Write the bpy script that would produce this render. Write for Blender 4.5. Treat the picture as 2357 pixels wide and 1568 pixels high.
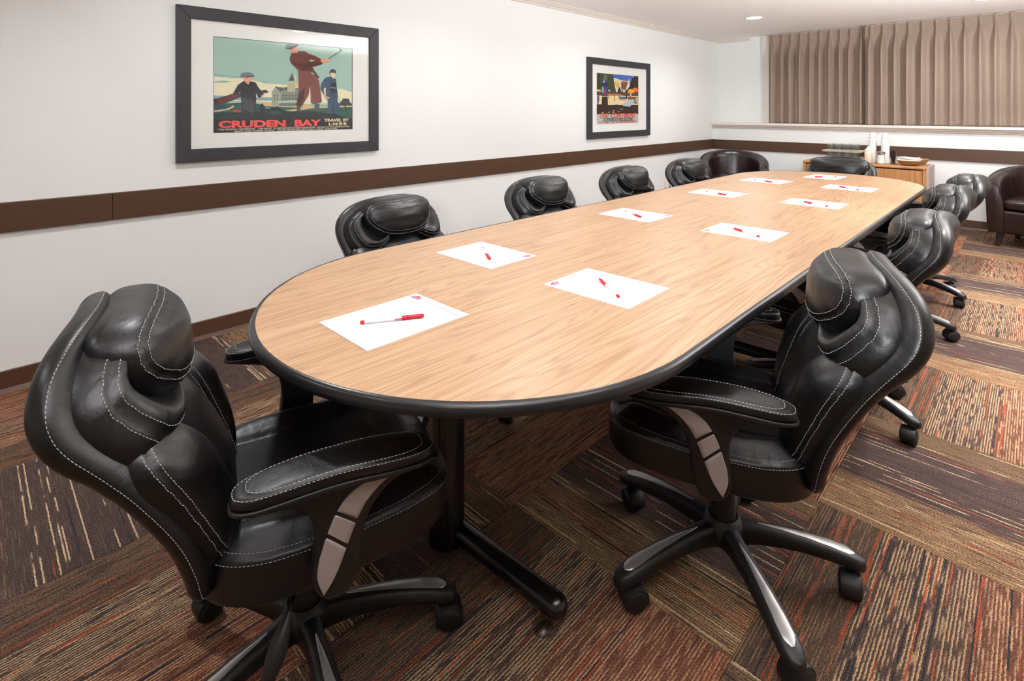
import bpy, bmesh, math, random
from mathutils import Vector, Matrix
from math import sin, cos, pi, radians as R
random.seed(7)
COL = bpy.context.scene.collection
for _o in list(bpy.data.objects): bpy.data.objects.remove(_o)

# ------------------------------------------------------------------ camera, world, exposure
F_PX, CX, CY, CAM_H = 1240.0, 1178.5, 253.0, 1.243
YAW = math.atan2(2390 - CX, F_PX)
cam_d = bpy.data.cameras.new('camera'); cam = bpy.data.objects.new('camera', cam_d); COL.objects.link(cam)
cam_d.sensor_width = 36.0; cam_d.lens = 36.0 * F_PX / 2357; cam_d.shift_y = -(784 - CY) / 2357
cam_d.clip_start = 0.02
cam.location = (0, 0, CAM_H); cam.rotation_euler = (pi/2, 0, YAW)
bpy.context.scene.camera = cam
world = bpy.data.worlds.new('world'); bpy.context.scene.world = world; world.use_nodes = True
world.node_tree.nodes['Background'].inputs[0].default_value = (0.9, 0.95, 1, 1)
world.node_tree.nodes['Background'].inputs[1].default_value = 0.3
vs = bpy.context.scene.view_settings
vs.view_transform = 'Standard'; vs.look = 'None'; vs.gamma = 1.0; vs.exposure = 0.0; vs.use_curve_mapping = False

bpy.context.scene.cycles.transparent_max_bounces = 24
CEIL = 2.24
WALL_L, WALL_B, WALL_BU, WALL_R, WALL_N = -3.26, 7.36, 7.58, 3.4, -2.6
# ceiling downlights (x, y, power, spread)
LIGHTS = [(-2.2, 6.0, 12.8, 150), (-2.2, 4.2, 8.8, 150), (-2.2, 2.4, 8.0, 150), (-2.2, 0.6, 12.0, 150), (-2.2, -1.1, 6.4, 150),
          (-0.33, 6.4, 20.8, 165), (0.22, 4.62, 14.0, 75), (0.22, 3.0, 14.0, 75), (0.2, 1.2, 2.8, 150), (0.2, -0.9, 4.0, 150),
          (-1.1, 3.3, 4.8, 120), (-1.1, 1.9, 3.6, 120),(-1.1, -0.9, 3.2, 150)]
# unseen fill lamp added behind the camera, aimed up to brighten the ceiling
fl = bpy.data.lights.new('added_ceiling_fill', 'AREA'); fl.shape = 'DISK'; fl.size = 0.3; fl.energy = 85; fl.color = (0.95, 0.975, 1.0); fl.spread = R(110)
flo = bpy.data.objects.new('added_ceiling_fill', fl); flo.location = (0.35, -0.55, 1.45); COL.objects.link(flo)
flo.rotation_euler = Vector((-0.42, 0.95, 0.6)).to_track_quat('-Z', 'Y').to_euler()
flo2 = bpy.data.objects.new('added_ceiling_fill', fl.copy()); flo2.data.energy = 220; flo2.data.spread = R(150); flo2.location = (1.3, 4.4, 1.2); COL.objects.link(flo2)  # second unseen lamp, added off to the right to lift the far ceiling
flo2.rotation_euler = Vector((-0.35, 0.1, 1.0)).to_track_quat('-Z', 'Y').to_euler()
def downlight_lamp(x, y, p, spread, n):
    l = bpy.data.lights.new('downlight_lamp', 'AREA'); l.shape = 'DISK'; l.size = 0.13; l.energy = p; l.spread = R(spread)
    l.color = (0.975, 0.985, 1.0)
    o = bpy.data.objects.new('downlight_lamp', l); o.location = (x, y, CEIL - 0.012); COL.objects.link(o)
for n, (x, y, p, s) in enumerate(LIGHTS): downlight_lamp(x, y, p, s, n)

# ------------------------------------------------------------------ material helpers
def nt(name):
    m = bpy.data.materials.new(name); m.use_nodes = True
    return m, m.node_tree.nodes, m.node_tree.links, m.node_tree.nodes['Principled BSDF']
def lin(c):
    c = [v/255 for v in c]
    return tuple((v/12.92 if v <= 0.04045 else ((v+0.055)/1.055)**2.4) for v in c) + (1,)
def simple(name, rgb, rough=0.5, metal=0.0, spec=0.5, bump=0, bscale=60, emis=None, coat=0, vary=0):
    m, N, L, B = nt(name)
    B.inputs['Base Color'].default_value = lin(rgb); B.inputs['Roughness'].default_value = rough
    B.inputs['Metallic'].default_value = metal; B.inputs['Specular IOR Level'].default_value = spec
    B.inputs['Coat Weight'].default_value = coat
    if emis:
        B.inputs['Emission Color'].default_value = lin(emis[0]); B.inputs['Emission Strength'].default_value = emis[1]
    if bump or vary:
        tc = N.new('ShaderNodeTexCoord'); nz = N.new('ShaderNodeTexNoise'); nz.inputs['Scale'].default_value = bscale
        nz.inputs['Detail'].default_value = 3
        L.new(tc.outputs['Object'], nz.inputs['Vector'])
        if bump:
            b = N.new('ShaderNodeBump'); b.inputs['Strength'].default_value = bump; b.inputs['Distance'].default_value = 0.002
            L.new(nz.outputs['Fac'], b.inputs['Height']); L.new(b.outputs['Normal'], B.inputs['Normal'])
        if vary:
            mx = N.new('ShaderNodeMix'); mx.data_type = 'RGBA'
            mx.inputs['A'].default_value = lin(rgb); mx.inputs['B'].default_value = lin([max(0, c*(1-vary)) for c in rgb])
            L.new(nz.outputs['Fac'], mx.inputs['Factor']); L.new(mx.outputs['Result'], B.inputs['Base Color'])
    return m
def math_node(N, L, op, a, b=None, clamp=False):
    n = N.new('ShaderNodeMath'); n.operation = op; n.use_clamp = clamp
    for i, v in enumerate((a, b)):
        if v is None: continue
        if isinstance(v, (int, float)): n.inputs[i].default_value = v
        else: L.new(v, n.inputs[i])
    return n.outputs[0]
def ramp(N, L, fac, stops, interp='LINEAR'):
    r = N.new('ShaderNodeValToRGB'); r.color_ramp.interpolation = interp
    el = r.color_ramp.elements
    while len(el) < len(stops): el.new(0.5)
    for e, (p, c) in zip(el, stops): e.position = p; e.color = c if len(c) == 4 else lin(c)
    L.new(fac, r.inputs[0]); return r.outputs[0]
def mixc(N, L, fac, a, b):
    m = N.new('ShaderNodeMix'); m.data_type = 'RGBA'
    if isinstance(fac, (int, float)): m.inputs['Factor'].default_value = fac
    else: L.new(fac, m.inputs['Factor'])
    for k, v in (('A', a), ('B', b)):
        if isinstance(v, tuple): m.inputs[k].default_value = v if len(v) == 4 else lin(v)
        else: L.new(v, m.inputs[k])
    return m.outputs['Result']

def leather(name, rgb, rough, wr=0.35):
    m, N, L, B = nt(name)
    tc = N.new('ShaderNodeTexCoord')
    v = N.new('ShaderNodeTexVoronoi'); v.inputs['Scale'].default_value = 420
    n2 = N.new('ShaderNodeTexNoise'); n2.inputs['Scale'].default_value = 14; n2.inputs['Detail'].default_value = 4; n2.inputs['Distortion'].default_value = 1.2
    L.new(tc.outputs['Object'], v.inputs['Vector']); L.new(tc.outputs['Object'], n2.inputs['Vector'])
    b1 = N.new('ShaderNodeBump'); b1.inputs['Strength'].default_value = 0.12; b1.inputs['Distance'].default_value = 0.0006
    b2 = N.new('ShaderNodeBump'); b2.inputs['Strength'].default_value = wr; b2.inputs['Distance'].default_value = 0.006
    L.new(v.outputs['Distance'], b1.inputs['Height']); L.new(n2.outputs['Fac'], b2.inputs['Height'])
    L.new(b2.outputs['Normal'], b1.inputs['Normal']); L.new(b1.outputs['Normal'], B.inputs['Normal'])
    B.inputs['Base Color'].default_value = lin(rgb)
    rr = N.new('ShaderNodeMapRange'); rr.inputs['To Min'].default_value = rough - 0.05; rr.inputs['To Max'].default_value = rough + 0.08
    L.new(n2.outputs['Fac'], rr.inputs['Value']); L.new(rr.outputs['Result'], B.inputs['Roughness'])
    B.inputs['Specular IOR Level'].default_value = 0.5
    return m
M = {}
M['wall'] = simple('wall_paint', (230, 231, 229), 0.5, bump=0.12, bscale=90)
M['ceiling'] = simple('ceiling_paint', (248, 243, 240), 0.9)
M['white_trim'] = simple('white_trim_paint', (222, 212, 203), 0.45)
M['brown_rail'] = simple('brown_rail_paint', (82, 55, 36), 0.42, bump=0.1, bscale=30, vary=0.12)
M['brown_base'] = simple('brown_cove_vinyl', (84, 54, 38), 0.4, vary=0.1)
M['leather'] = leather('black_leather', (7, 6.8, 6.8), 0.37)
M['brown_leather'] = leather('dark_brown_leather', (33, 18, 16), 0.28, 0.15)
M['thread'] = simple('white_thread', (165, 165, 164), 0.7)
M['plastic'] = simple('black_plastic', (14, 13, 13), 0.48, bump=0.15, bscale=700)
M['plastic_soft'] = simple('caster_plastic', (12, 11, 11), 0.55)
M['silver'] = simple('silver_inlay', (165, 155, 150), 0.42, 0.35)
M['silver_leg'] = simple('silver_leg_inlay', (186, 182, 180), 0.36, 0.75)
M['black_metal'] = simple('black_metal', (12, 11, 11), 0.25, 0.0, 0.6)
M['steel'] = simple('steel', (190, 190, 190), 0.25, 1.0)
M['edge'] = simple('black_edge_vinyl', (24, 23, 24), 0.3, bump=0.08, bscale=20)
M['frame'] = simple('charcoal_frame', (52, 52, 55), 0.5, vary=0.2, bscale=8)
M['mat'] = simple('picture_mat', (228, 228, 224), 0.8)
M['paper'] = simple('white_paper', (234, 234, 238), 0.75)
M['ink_purple'] = simple('ink_purple', (90, 60, 110), 0.8)
M['ink_red'] = simple('ink_red', (205, 50, 60), 0.8)
M['pen_red'] = simple('pen_red_plastic', (190, 12, 38), 0.25)
M['pen_clear'] = simple('pen_frosted_barrel', (225, 220, 224), 0.3)
M['curtain_lin'] = simple('curtain_lining', (190, 180, 165), 0.9)
M['plate'] = simple('outlet_plate', (225, 222, 215), 0.4)
M['slot'] = simple('outlet_slot', (60, 58, 55), 0.6)
M['cup'] = simple('paper_cup', (240, 238, 236), 0.6)
M['cream'] = simple('cream_jar', (226, 208, 184), 0.35)
M['sugar'] = simple('sugar', (240, 238, 232), 0.6)
M['stick'] = simple('stir_stick', (40, 32, 36), 0.45)
M['wicker'] = simple('wicker', (176, 128, 76), 0.6, bump=0.8, bscale=220, vary=0.35)
M['wicker2'] = simple('pale_wicker', (196, 158, 104), 0.6, bump=0.8, bscale=220, vary=0.3)
M['cloth'] = simple('white_cloth', (240, 238, 234), 0.85, bump=0.3, bscale=120)
M['tray'] = simple('tray_board', (222, 214, 198), 0.5)
M['side_panel'] = simple('cabinet_side', (178, 160, 148), 0.6, vary=0.08, bscale=4)
M['dark'] = simple('dark_gap', (12, 10, 9), 0.8)
M['lens'] = simple('lamp_lens', (255, 250, 240), 0.5, emis=((255, 248, 238), 14))
M['trimring'] = simple('lamp_trim', (238, 235, 230), 0.4)

def glass(name, rough=0.0, tint=(1, 1, 1, 1)):
    m, N, L, B = nt(name)
    N.remove(B); out = N['Material Output']
    t = N.new('ShaderNodeBsdfTransparent'); t.inputs[0].default_value = tint
    g = N.new('ShaderNodeBsdfGlossy'); g.inputs['Roughness'].default_value = rough
    f = N.new('ShaderNodeFresnel'); f.inputs['IOR'].default_value = 1.45
    ge = N.new('ShaderNodeNewGeometry'); mr = N.new('ShaderNodeMapRange'); mr.inputs['To Min'].default_value = 1.45; mr.inputs['To Max'].default_value = 1/1.45
    L.new(ge.outputs['Backfacing'], mr.inputs['Value']); L.new(mr.outputs['Result'], f.inputs['IOR'])
    mx = N.new('ShaderNodeMixShader')
    L.new(f.outputs[0], mx.inputs[0]); L.new(t.outputs[0], mx.inputs[1]); L.new(g.outputs[0], mx.inputs[2])
    L.new(mx.outputs[0], out.inputs['Surface']); return m
M['glass'] = glass('picture_glass', 0.02)
M['tumbler'] = glass('tumbler_glass', 0.06, (0.95, 0.965, 0.96, 1))
M['glide'] = glass('clear_glide', 0.2, (0.7, 0.7, 0.68, 1))

def wood(name, c1, c2, c3, sx=5.0, sy=0.55, rough=0.35, axis='XY'):
    m, N, L, B = nt(name)
    tc = N.new('ShaderNodeTexCoord'); sp = N.new('ShaderNodeSeparateXYZ'); L.new(tc.outputs['Object'], sp.inputs[0])
    a, b = sp.outputs[0 if axis[0] == 'X' else 2], sp.outputs[{'X': 0, 'Y': 1, 'Z': 2}[axis[1]]]
    cb = N.new('ShaderNodeCombineXYZ'); L.new(math_node(N, L, 'MULTIPLY', a, sx), cb.inputs[0]); L.new(math_node(N, L, 'MULTIPLY', b, sy), cb.inputs[1])
    n1 = N.new('ShaderNodeTexNoise'); n1.inputs['Scale'].default_value = 1.0; n1.inputs['Detail'].default_value = 2.0; n1.inputs['Distortion'].default_value = 0.5
    L.new(cb.outputs[0], n1.inputs['Vector'])
    s = math_node(N, L, 'SINE', math_node(N, L, 'MULTIPLY', n1.outputs['Fac'], 150))
    s = math_node(N, L, 'MULTIPLY', math_node(N, L, 'ADD', s, 1), 0.5)
    s = math_node(N, L, 'POWER', s, 4.5)
    cb2 = N.new('ShaderNodeCombineXYZ'); L.new(math_node(N, L, 'MULTIPLY', a, 260), cb2.inputs[0]); L.new(math_node(N, L, 'MULTIPLY', b, 3.2), cb2.inputs[1])
    n2 = N.new('ShaderNodeTexNoise'); n2.inputs['Scale'].default_value = 1.0; n2.inputs['Detail'].default_value = 3; L.new(cb2.outputs[0], n2.inputs['Vector'])
    cb3 = N.new('ShaderNodeCombineXYZ'); L.new(math_node(N, L, 'MULTIPLY', a, 45), cb3.inputs[0]); L.new(math_node(N, L, 'MULTIPLY', b, .6), cb3.inputs[1])
    n3 = N.new('ShaderNodeTexNoise'); n3.inputs['Scale'].default_value = 1.0; n3.inputs['Detail'].default_value = 4; L.new(cb3.outputs[0], n3.inputs['Vector'])
    base = mixc(N, L, ramp(N, L, n3.outputs['Fac'], [(0.35, (0, 0, 0, 1)), (0.65, (1, 1, 1, 1))]), c1, c2)
    f1 = math_node(N, L, 'MULTIPLY', s, math_node(N, L, 'MULTIPLY', n3.outputs['Fac'], 0.95))
    c = mixc(N, L, f1, base, c3)
    f2 = ramp(N, L, n2.outputs['Fac'], [(0.47, (0, 0, 0, 1)), (0.66, (0.62, 0.62, 0.62, 1))])
    c = mixc(N, L, f2, c, c3)
    L.new(c, B.inputs['Base Color']); B.inputs['Roughness'].default_value = rough
    B.inputs['Specular IOR Level'].default_value = 0.45
    return m
M['oak'] = wood('oak_laminate', (186, 153, 121), (174, 139, 106), (142, 106, 75), sx=6.5, sy=.55, rough=0.36)
M['oak_cab'] = wood('cabinet_oak', (190, 138, 86), (172, 120, 72), (140, 92, 52), sx=9, sy=0.9, axis='XZ', rough=0.4)
M['oak_top'] = wood('cabinet_top_oak', (196, 146, 96), (180, 128, 80), (150, 100, 60), sx=0.9, sy=9, axis='XY', rough=0.4)

def carpet(name, kind):
    """Loop-pile carpet tile: yarn rows run along local Y, colour bands change across local X (-0.34..0.34)."""
    m, N, L, B = nt(name)
    tc = N.new('ShaderNodeTexCoord'); sp = N.new('ShaderNodeSeparateXYZ'); L.new(tc.outputs['Object'], sp.inputs[0])
    oi = N.new('ShaderNodeObjectInfo')
    x, y, rnd = sp.outputs[0], sp.outputs[1], oi.outputs['Random']
    row = math_node(N, L, 'MULTIPLY', x, 262)
    wob = N.new('ShaderNodeTexNoise'); wob.inputs['Scale'].default_value = 90; L.new(tc.outputs['Object'], wob.inputs['Vector'])
    row = math_node(N, L, 'ADD', row, math_node(N, L, 'MULTIPLY', wob.outputs['Fac'], 1.3))
    idx = math_node(N, L, 'FLOOR', row); fr = math_node(N, L, 'FRACT', row)
    cb = N.new('ShaderNodeCombineXYZ'); L.new(idx, cb.inputs[0]); L.new(rnd, cb.inputs[1])
    wn = N.new('ShaderNodeTexWhiteNoise'); wn.noise_dimensions = '2D'; L.new(cb.outputs[0], wn.inputs['Vector'])
    r1 = wn.outputs['Value']
    # dashes along the yarn
    cbd = N.new('ShaderNodeCombineXYZ'); L.new(math_node(N, L, 'MULTIPLY', idx, 3.71), cbd.inputs[0]); L.new(math_node(N, L, 'MULTIPLY', y, 11), cbd.inputs[1]); L.new(math_node(N, L, 'MULTIPLY', rnd, 50), cbd.inputs[2])
    nd = N.new('ShaderNodeTexNoise'); nd.inputs['Scale'].default_value = 1; nd.inputs['Detail'].default_value = 2; L.new(cbd.outputs[0], nd.inputs['Vector'])
    fac = math_node(N, L, 'ADD', math_node(N, L, 'MULTIPLY', x, 1/0.69), 0.5)
    wv = N.new('ShaderNodeTexNoise'); wv.inputs['Scale'].default_value = 3; L.new(tc.outputs['Object'], wv.inputs['Vector'])
    fac2 = math_node(N, L, 'ADD', fac, math_node(N, L, 'MULTIPLY', math_node(N, L, 'SUBTRACT', r1, 0.5), 0.05))
    if kind == 'dark':
        ground = ramp(N, L, fac2, [(0, (104, 80, 62)), (0.29, (100, 78, 62)), (0.33, (84, 67, 62)), (0.78, (82, 65, 61)), (0.83, (98, 76, 60)), (1, (104, 82, 64))])
        line = ramp(N, L, fac2, [(0, (170, 134, 98)), (0.29, (165, 130, 96)), (0.34, (102, 84, 77)), (0.78, (100, 82, 75)), (0.84, (136, 108, 80)), (1, (128, 100, 76))])
        dens = ramp(N, L, fac2, [(0, (.62, .62, .62, 1)), (0.3, (.6, .6, .6, 1)), (0.34, (.42,.42,.42, 1)), (0.8, (.42,.42,.42, 1)), (0.84, (.55, .55, .55, 1))])
        acc_c, acc_t, nav_t = (206, 178, 144), 0.90, 0.012
    else:
        ground = ramp(N, L, fac2, [(0, (84, 66, 56)), (0.24, (92, 72, 58)), (0.29, (82, 66, 60)), (0.54, (88, 70, 62)), (0.6, (112, 74, 58)), (1, (124, 78, 60))])
        line = ramp(N, L, fac2, [(0, (134, 106, 80)), (0.24, (128, 100, 78)), (0.28, (186, 152, 116)), (0.56, (182, 146, 112)), (0.62, (186, 142, 110)), (1, (182, 134, 102))])
        dens = ramp(N, L, fac2, [(0, (.5, .5, .5, 1)), (0.25, (.48, .48, .48, 1)), (0.3, (.55, .55, .55, 1)), (1, (.52, .52, .52, 1))])
        acc_c, acc_t, nav_t = (172, 84, 56), 0.94, 0.07
    alt = math_node(N, L, 'GREATER_THAN', math_node(N, L, 'FRACT', math_node(N, L, 'MULTIPLY', idx, 0.5)), 0.25)
    sel = math_node(N, L, 'ADD', math_node(N, L, 'MULTIPLY', alt, 0.26), math_node(N, L, 'MULTIPLY', math_node(N, L, 'SUBTRACT', nd.outputs['Fac'], 0.5), 1.1))
    sel = math_node(N, L, 'ADD', sel, 0.32)
    lf = math_node(N, L, 'MULTIPLY', math_node(N, L, 'SUBTRACT', math_node(N, L, 'ADD', sel, dens), 0.98), 7, clamp=True)
    c = mixc(N, L, lf, ground, line)
    # accents: whole yarn rows in orange / cream / navy, broken into long dashes
    cba = N.new('ShaderNodeCombineXYZ'); L.new(math_node(N, L, 'MULTIPLY', idx, 9.13), cba.inputs[0]); L.new(math_node(N, L, 'MULTIPLY', y, 6), cba.inputs[1]); L.new(math_node(N, L, 'MULTIPLY', rnd, 31), cba.inputs[2])
    na = N.new('ShaderNodeTexNoise'); na.inputs['Scale'].default_value = 1; L.new(cba.outputs[0], na.inputs['Vector'])
    da = math_node(N, L, 'MULTIPLY', math_node(N, L, 'SUBTRACT', na.outputs['Fac'], 0.47), 20, clamp=True)
    c = mixc(N, L, math_node(N, L, 'MULTIPLY', math_node(N, L, 'GREATER_THAN', r1, acc_t), da), c, acc_c)
    if kind == 'dark':
        c = mixc(N, L, math_node(N, L, 'MULTIPLY', math_node(N, L, 'LESS_THAN', math_node(N, L, 'ABSOLUTE', math_node(N, L, 'SUBTRACT', r1, 0.3)), 0.010), da), c, (180, 84, 54))
    else:
        c = mixc(N, L, math_node(N, L, 'MULTIPLY', math_node(N, L, 'LESS_THAN', math_node(N, L, 'ABSOLUTE', math_node(N, L, 'SUBTRACT', r1, 0.3)), 0.04), da), c, (150, 78, 54))
    c = mixc(N, L, math_node(N, L, 'MULTIPLY', math_node(N, L, 'LESS_THAN', r1, nav_t), da), c, (54, 52, 56))
    # individual loops
    lp = N.new('ShaderNodeTexNoise'); lp.inputs['Scale'].default_value = 260; lp.inputs['Detail'].default_value = 2; L.new(tc.outputs['Object'], lp.inputs['Vector'])
    lpf = ramp(N, L, lp.outputs['Fac'], [(0.40, (.34, .34, .34, 1)), (0.56, (1.12, 1.12, 1.12, 1))])
    mm = N.new('ShaderNodeMix'); mm.data_type = 'RGBA'; mm.blend_type = 'MULTIPLY'; mm.inputs['Factor'].default_value = 0.8
    L.new(c, mm.inputs['A']); L.new(lpf, mm.inputs['B'])
    L.new(mm.outputs['Result'], B.inputs['Base Color'])
    B.inputs['Roughness'].default_value = 0.95; B.inputs['Specular IOR Level'].default_value = 0.15
    h = math_node(N, L, 'ADD', math_node(N, L, 'SINE', math_node(N, L, 'MULTIPLY', fr, pi)), lp.outputs['Fac'])
    b = N.new('ShaderNodeBump'); b.inputs['Strength'].default_value = 0.7; b.inputs['Distance'].default_value = 0.002
    L.new(h, b.inputs['Height']); L.new(b.outputs['Normal'], B.inputs['Normal'])
    return m
M['carpet_dark'] = carpet('carpet_dark_band', 'dark')
M['carpet_orange'] = carpet('carpet_orange_band', 'orange')

def curtain_mat():
    m, N, L, B = nt('taupe_curtain')
    tc = N.new('ShaderNodeTexCoord'); w = N.new('ShaderNodeTexWave'); w.bands_direction = 'Z'; w.inputs['Scale'].default_value = 60; w.inputs['Distortion'].default_value = 0.6
    w.inputs['Detail'].default_value = 1; w.inputs['Detail Scale'].default_value = 8
    L.new(tc.outputs['Object'], w.inputs['Vector'])
    c = mixc(N, L, w.outputs['Fac'], (200, 178, 160), (212, 192, 175)); L.new(c, B.inputs['Base Color'])
    B.inputs['Roughness'].default_value = 0.75; B.inputs['Sheen Weight'].default_value = 0.2
    return m
M['curtain'] = curtain_mat()

def perforated():
    m = leather('perforated_leather', (14, 14, 15), 0.36, 0.12); m.name = 'perforated_leather'
    N, L = m.node_tree.nodes, m.node_tree.links; B = N['Principled BSDF']
    tc = N.new('ShaderNodeTexCoord'); mp = N.new('ShaderNodeMapping'); mp.inputs['Scale'].default_value = (110, 110, 110); mp.inputs['Rotation'].default_value = (0, 0, 0.785)
    L.new(tc.outputs['Object'], mp.inputs['Vector'])
    sp = N.new('ShaderNodeSeparateXYZ'); L.new(mp.outputs[0], sp.inputs[0])
    fx = math_node(N, L, 'SUBTRACT', math_node(N, L, 'FRACT', sp.outputs[0]), 0.5); fy = math_node(N, L, 'SUBTRACT', math_node(N, L, 'FRACT', sp.outputs[1]), 0.5)
    d = math_node(N, L, 'SQRT', math_node(N, L, 'ADD', math_node(N, L, 'MULTIPLY', fx, fx), math_node(N, L, 'MULTIPLY', fy, fy)))
    hole = math_node(N, L, 'LESS_THAN', d, 0.13)
    L.new(mixc(N, L, hole, (14, 14, 15), (2, 2, 2)), B.inputs['Base Color'])
    L.new(mixc(N, L, hole, (0.34, 0.34, 0.34, 1), (1, 1, 1, 1)), B.inputs['Roughness'])
    return m
M['perf'] = perforated()

# ------------------------------------------------------------------ mesh helpers
def obj(name, bm, mat, parent=None, smooth=False, loc=None, rotz=None):
    me = bpy.data.meshes.new(name); bmesh.ops.recalc_face_normals(bm, faces=bm.faces); bm.to_mesh(me); bm.free()
    me.materials.append(mat)
    if smooth:
        me.polygons.foreach_set('use_smooth', [True]*len(me.polygons))
        if smooth != True: me.set_sharp_from_angle(angle=R(smooth))
    o = bpy.data.objects.new(name, me); COL.objects.link(o)
    if parent: o.parent = parent
    if loc: o.location = loc
    if rotz is not None: o.rotation_euler = (0, 0, rotz)
    return o
def tag(o, label, cat, group=None):
    o['label'] = label; o['category'] = cat
    if group: o['group'] = group
    return o
def struct(o): o['kind'] = 'structure'; return o
def thing(name, label, cat, loc=(0, 0, 0), rotz=0, group=None):
    o = bpy.data.objects.new(name, None); COL.objects.link(o); o.location = loc; o.rotation_euler = (0, 0, rotz)
    o.empty_display_size = 0.05
    return tag(o, label, cat, group)
def box(bm, x0, x1, y0, y1, z0, z1, bev=0, seg=2):
    vs_ = [bm.verts.new((x, y, z)) for z in (z0, z1) for y in (y0, y1) for x in (x0, x1)]
    fs = [bm.faces.new([vs_[i] for i in f]) for f in ((0, 2, 3, 1), (4, 5, 7, 6), (0, 1, 5, 4), (2, 6, 7, 3), (0, 4, 6, 2), (1, 3, 7, 5))]
    if bev:
        es = list({e for f in fs for e in f.edges})
        bmesh.ops.bevel(bm, geom=es, offset=bev, segments=seg, affect='EDGES', profile=0.5)
    return bm
def bx(*a, **k): return box(bmesh.new(), *a, **k)
def tube(bm, pts, rad, n=12, cap=True, round_ends=False):
    """A tube through pts; rad a number or one per point."""
    pts = [Vector(p) for p in pts]; rads = rad if isinstance(rad, (list, tuple)) else [rad]*len(pts)
    if round_ends:
        def ext(p, d, r): return [(p + d*r*sin(a), max(r*cos(a), 1e-5)) for a in (pi*.16, pi*.32, pi*.44, pi*.495)]
        d0 = (pts[0]-pts[1]).normalized(); d1 = (pts[-1]-pts[-2]).normalized()
        a = ext(pts[0], d0, rads[0])[::-1]; b = ext(pts[-1], d1, rads[-1])
        pts = [q[0] for q in a] + pts + [q[0] for q in b]; rads = [q[1] for q in a] + list(rads) + [q[1] for q in b]
    up = None; rings = []
    for i, p in enumerate(pts):
        d = (pts[min(i+1, len(pts)-1)] - pts[max(i-1, 0)]).normalized()
        if up is None: up = Vector((0, 0, 1)) if abs(d.z) < 0.9 else Vector((1, 0, 0))
        s = d.cross(up).normalized(); up = s.cross(d).normalized()
        rings.append([bm.verts.new(p + (s*cos(2*pi*k/n) + up*sin(2*pi*k/n))*rads[i]) for k in range(n)])
    for a, b in zip(rings, rings[1:]):
        for k in range(n): bm.faces.new((a[k], a[(k+1) % n], b[(k+1) % n], b[k]))
    if cap: bm.faces.new(rings[0][::-1]); bm.faces.new(rings[-1])
    return bm
def lathe(bm, prof, n=24, c=(0, 0, 0), axis='Z'):
    """prof [(r, h)...]; ends with r==0 close to a point."""
    rings = []
    for r, h in prof:
        def P(k):
            a = 2*pi*k/n
            v = {'Z': (r*cos(a), r*sin(a), h), 'X': (h, r*cos(a), r*sin(a)), 'Y': (r*sin(a), h, r*cos(a))}[axis]
            return (c[0]+v[0], c[1]+v[1], c[2]+v[2])
        rings.append([bm.verts.new(P(0))] if r < 1e-6 else [bm.verts.new(P(k)) for k in range(n)])
    for a, b in zip(rings, rings[1:]):
        if len(a) == 1 and len(b) == 1: continue
        for k in range(n):
            k2 = (k+1) % n
            if len(a) == 1: bm.faces.new((a[0], b[k], b[k2]))
            elif len(b) == 1: bm.faces.new((a[k], b[0], a[k2]))
            else: bm.faces.new((a[k], a[k2], b[k2], b[k]))
    for r in (rings[0], rings[-1]):
        if len(r) > 1 and False: bm.faces.new(r)
    return bm
def prism(bm, pts, lo, hi, plane='XY', bev=0):
    """Extrude a polygon. plane XY: z from lo to hi; YZ: pts are (y,z), x from lo to hi; XZ: pts (x,z), y lo..hi."""
    def P(p, h): return {'XY': (p[0], p[1], h), 'YZ': (h, p[0], p[1]), 'XZ': (p[0], h, p[1])}[plane]
    a = [bm.verts.new(P(p, lo)) for p in pts]; b = [bm.verts.new(P(p, hi)) for p in pts]
    fs = [bm.faces.new(a), bm.faces.new(b[::-1])]
    for i in range(len(pts)): fs.append(bm.faces.new((a[i], b[i], b[(i+1) % len(pts)], a[(i+1) % len(pts)])))
    bmesh.ops.recalc_face_normals(bm, faces=fs)
    if bev:
        es = [e for e in list(fs[0].edges)+list(fs[1].edges)]
        bmesh.ops.bevel(bm, geom=es, offset=bev, segments=2, affect='EDGES', profile=0.5)
    return bm
def crom(pts, n, closed=True):
    """Catmull-Rom resample, n points per span."""
    out = []; m = len(pts)
    for i in range(m if closed else m-1):
        g = (lambda k: pts[k % m]) if closed else (lambda k: pts[max(0, min(m-1, k))])
        p0, p1, p2, p3 = [Vector(g(i+j)) for j in (-1, 0, 1, 2)]
        for j in range(n):
            t = j/n
            out.append(0.5*((2*p1) + (p2-p0)*t + (2*p0-5*p1+4*p2-p3)*t*t + (-p0+3*p1-3*p2+p3)*t**3))
    if not closed: out.append(Vector(pts[-1]))
    return out
def interp(tab, x):
    if x <= tab[0][0]: return tab[0][1]
    for (a, va), (b, vb) in zip(tab, tab[1:]):
        if x <= b:
            t = (x-a)/(b-a); t = t*t*(3-2*t)*0.5 + t*0.5
            return va + (vb-va)*t
    return tab[-1][1]
def cubic(tab, x):
    """smooth (Catmull-Rom) table lookup"""
    n = len(tab)
    if x <= tab[0][0]: return tab[0][1]
    if x >= tab[-1][0]: return tab[-1][1]
    for i in range(n-1):
        if x <= tab[i+1][0]:
            x0, y0 = tab[i]; x1, y1 = tab[i+1]
            m0 = (y1-tab[i-1][1])/(x1-tab[i-1][0]) if i > 0 else (y1-y0)/(x1-x0)
            m1 = (tab[i+2][1]-y0)/(tab[i+2][0]-x0) if i < n-2 else (y1-y0)/(x1-x0)
            h = x1-x0; t = (x-x0)/h
            return (2*t**3-3*t*t+1)*y0 + (t**3-2*t*t+t)*h*m0 + (-2*t**3+3*t*t)*y1 + (t**3-t*t)*h*m1
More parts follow.
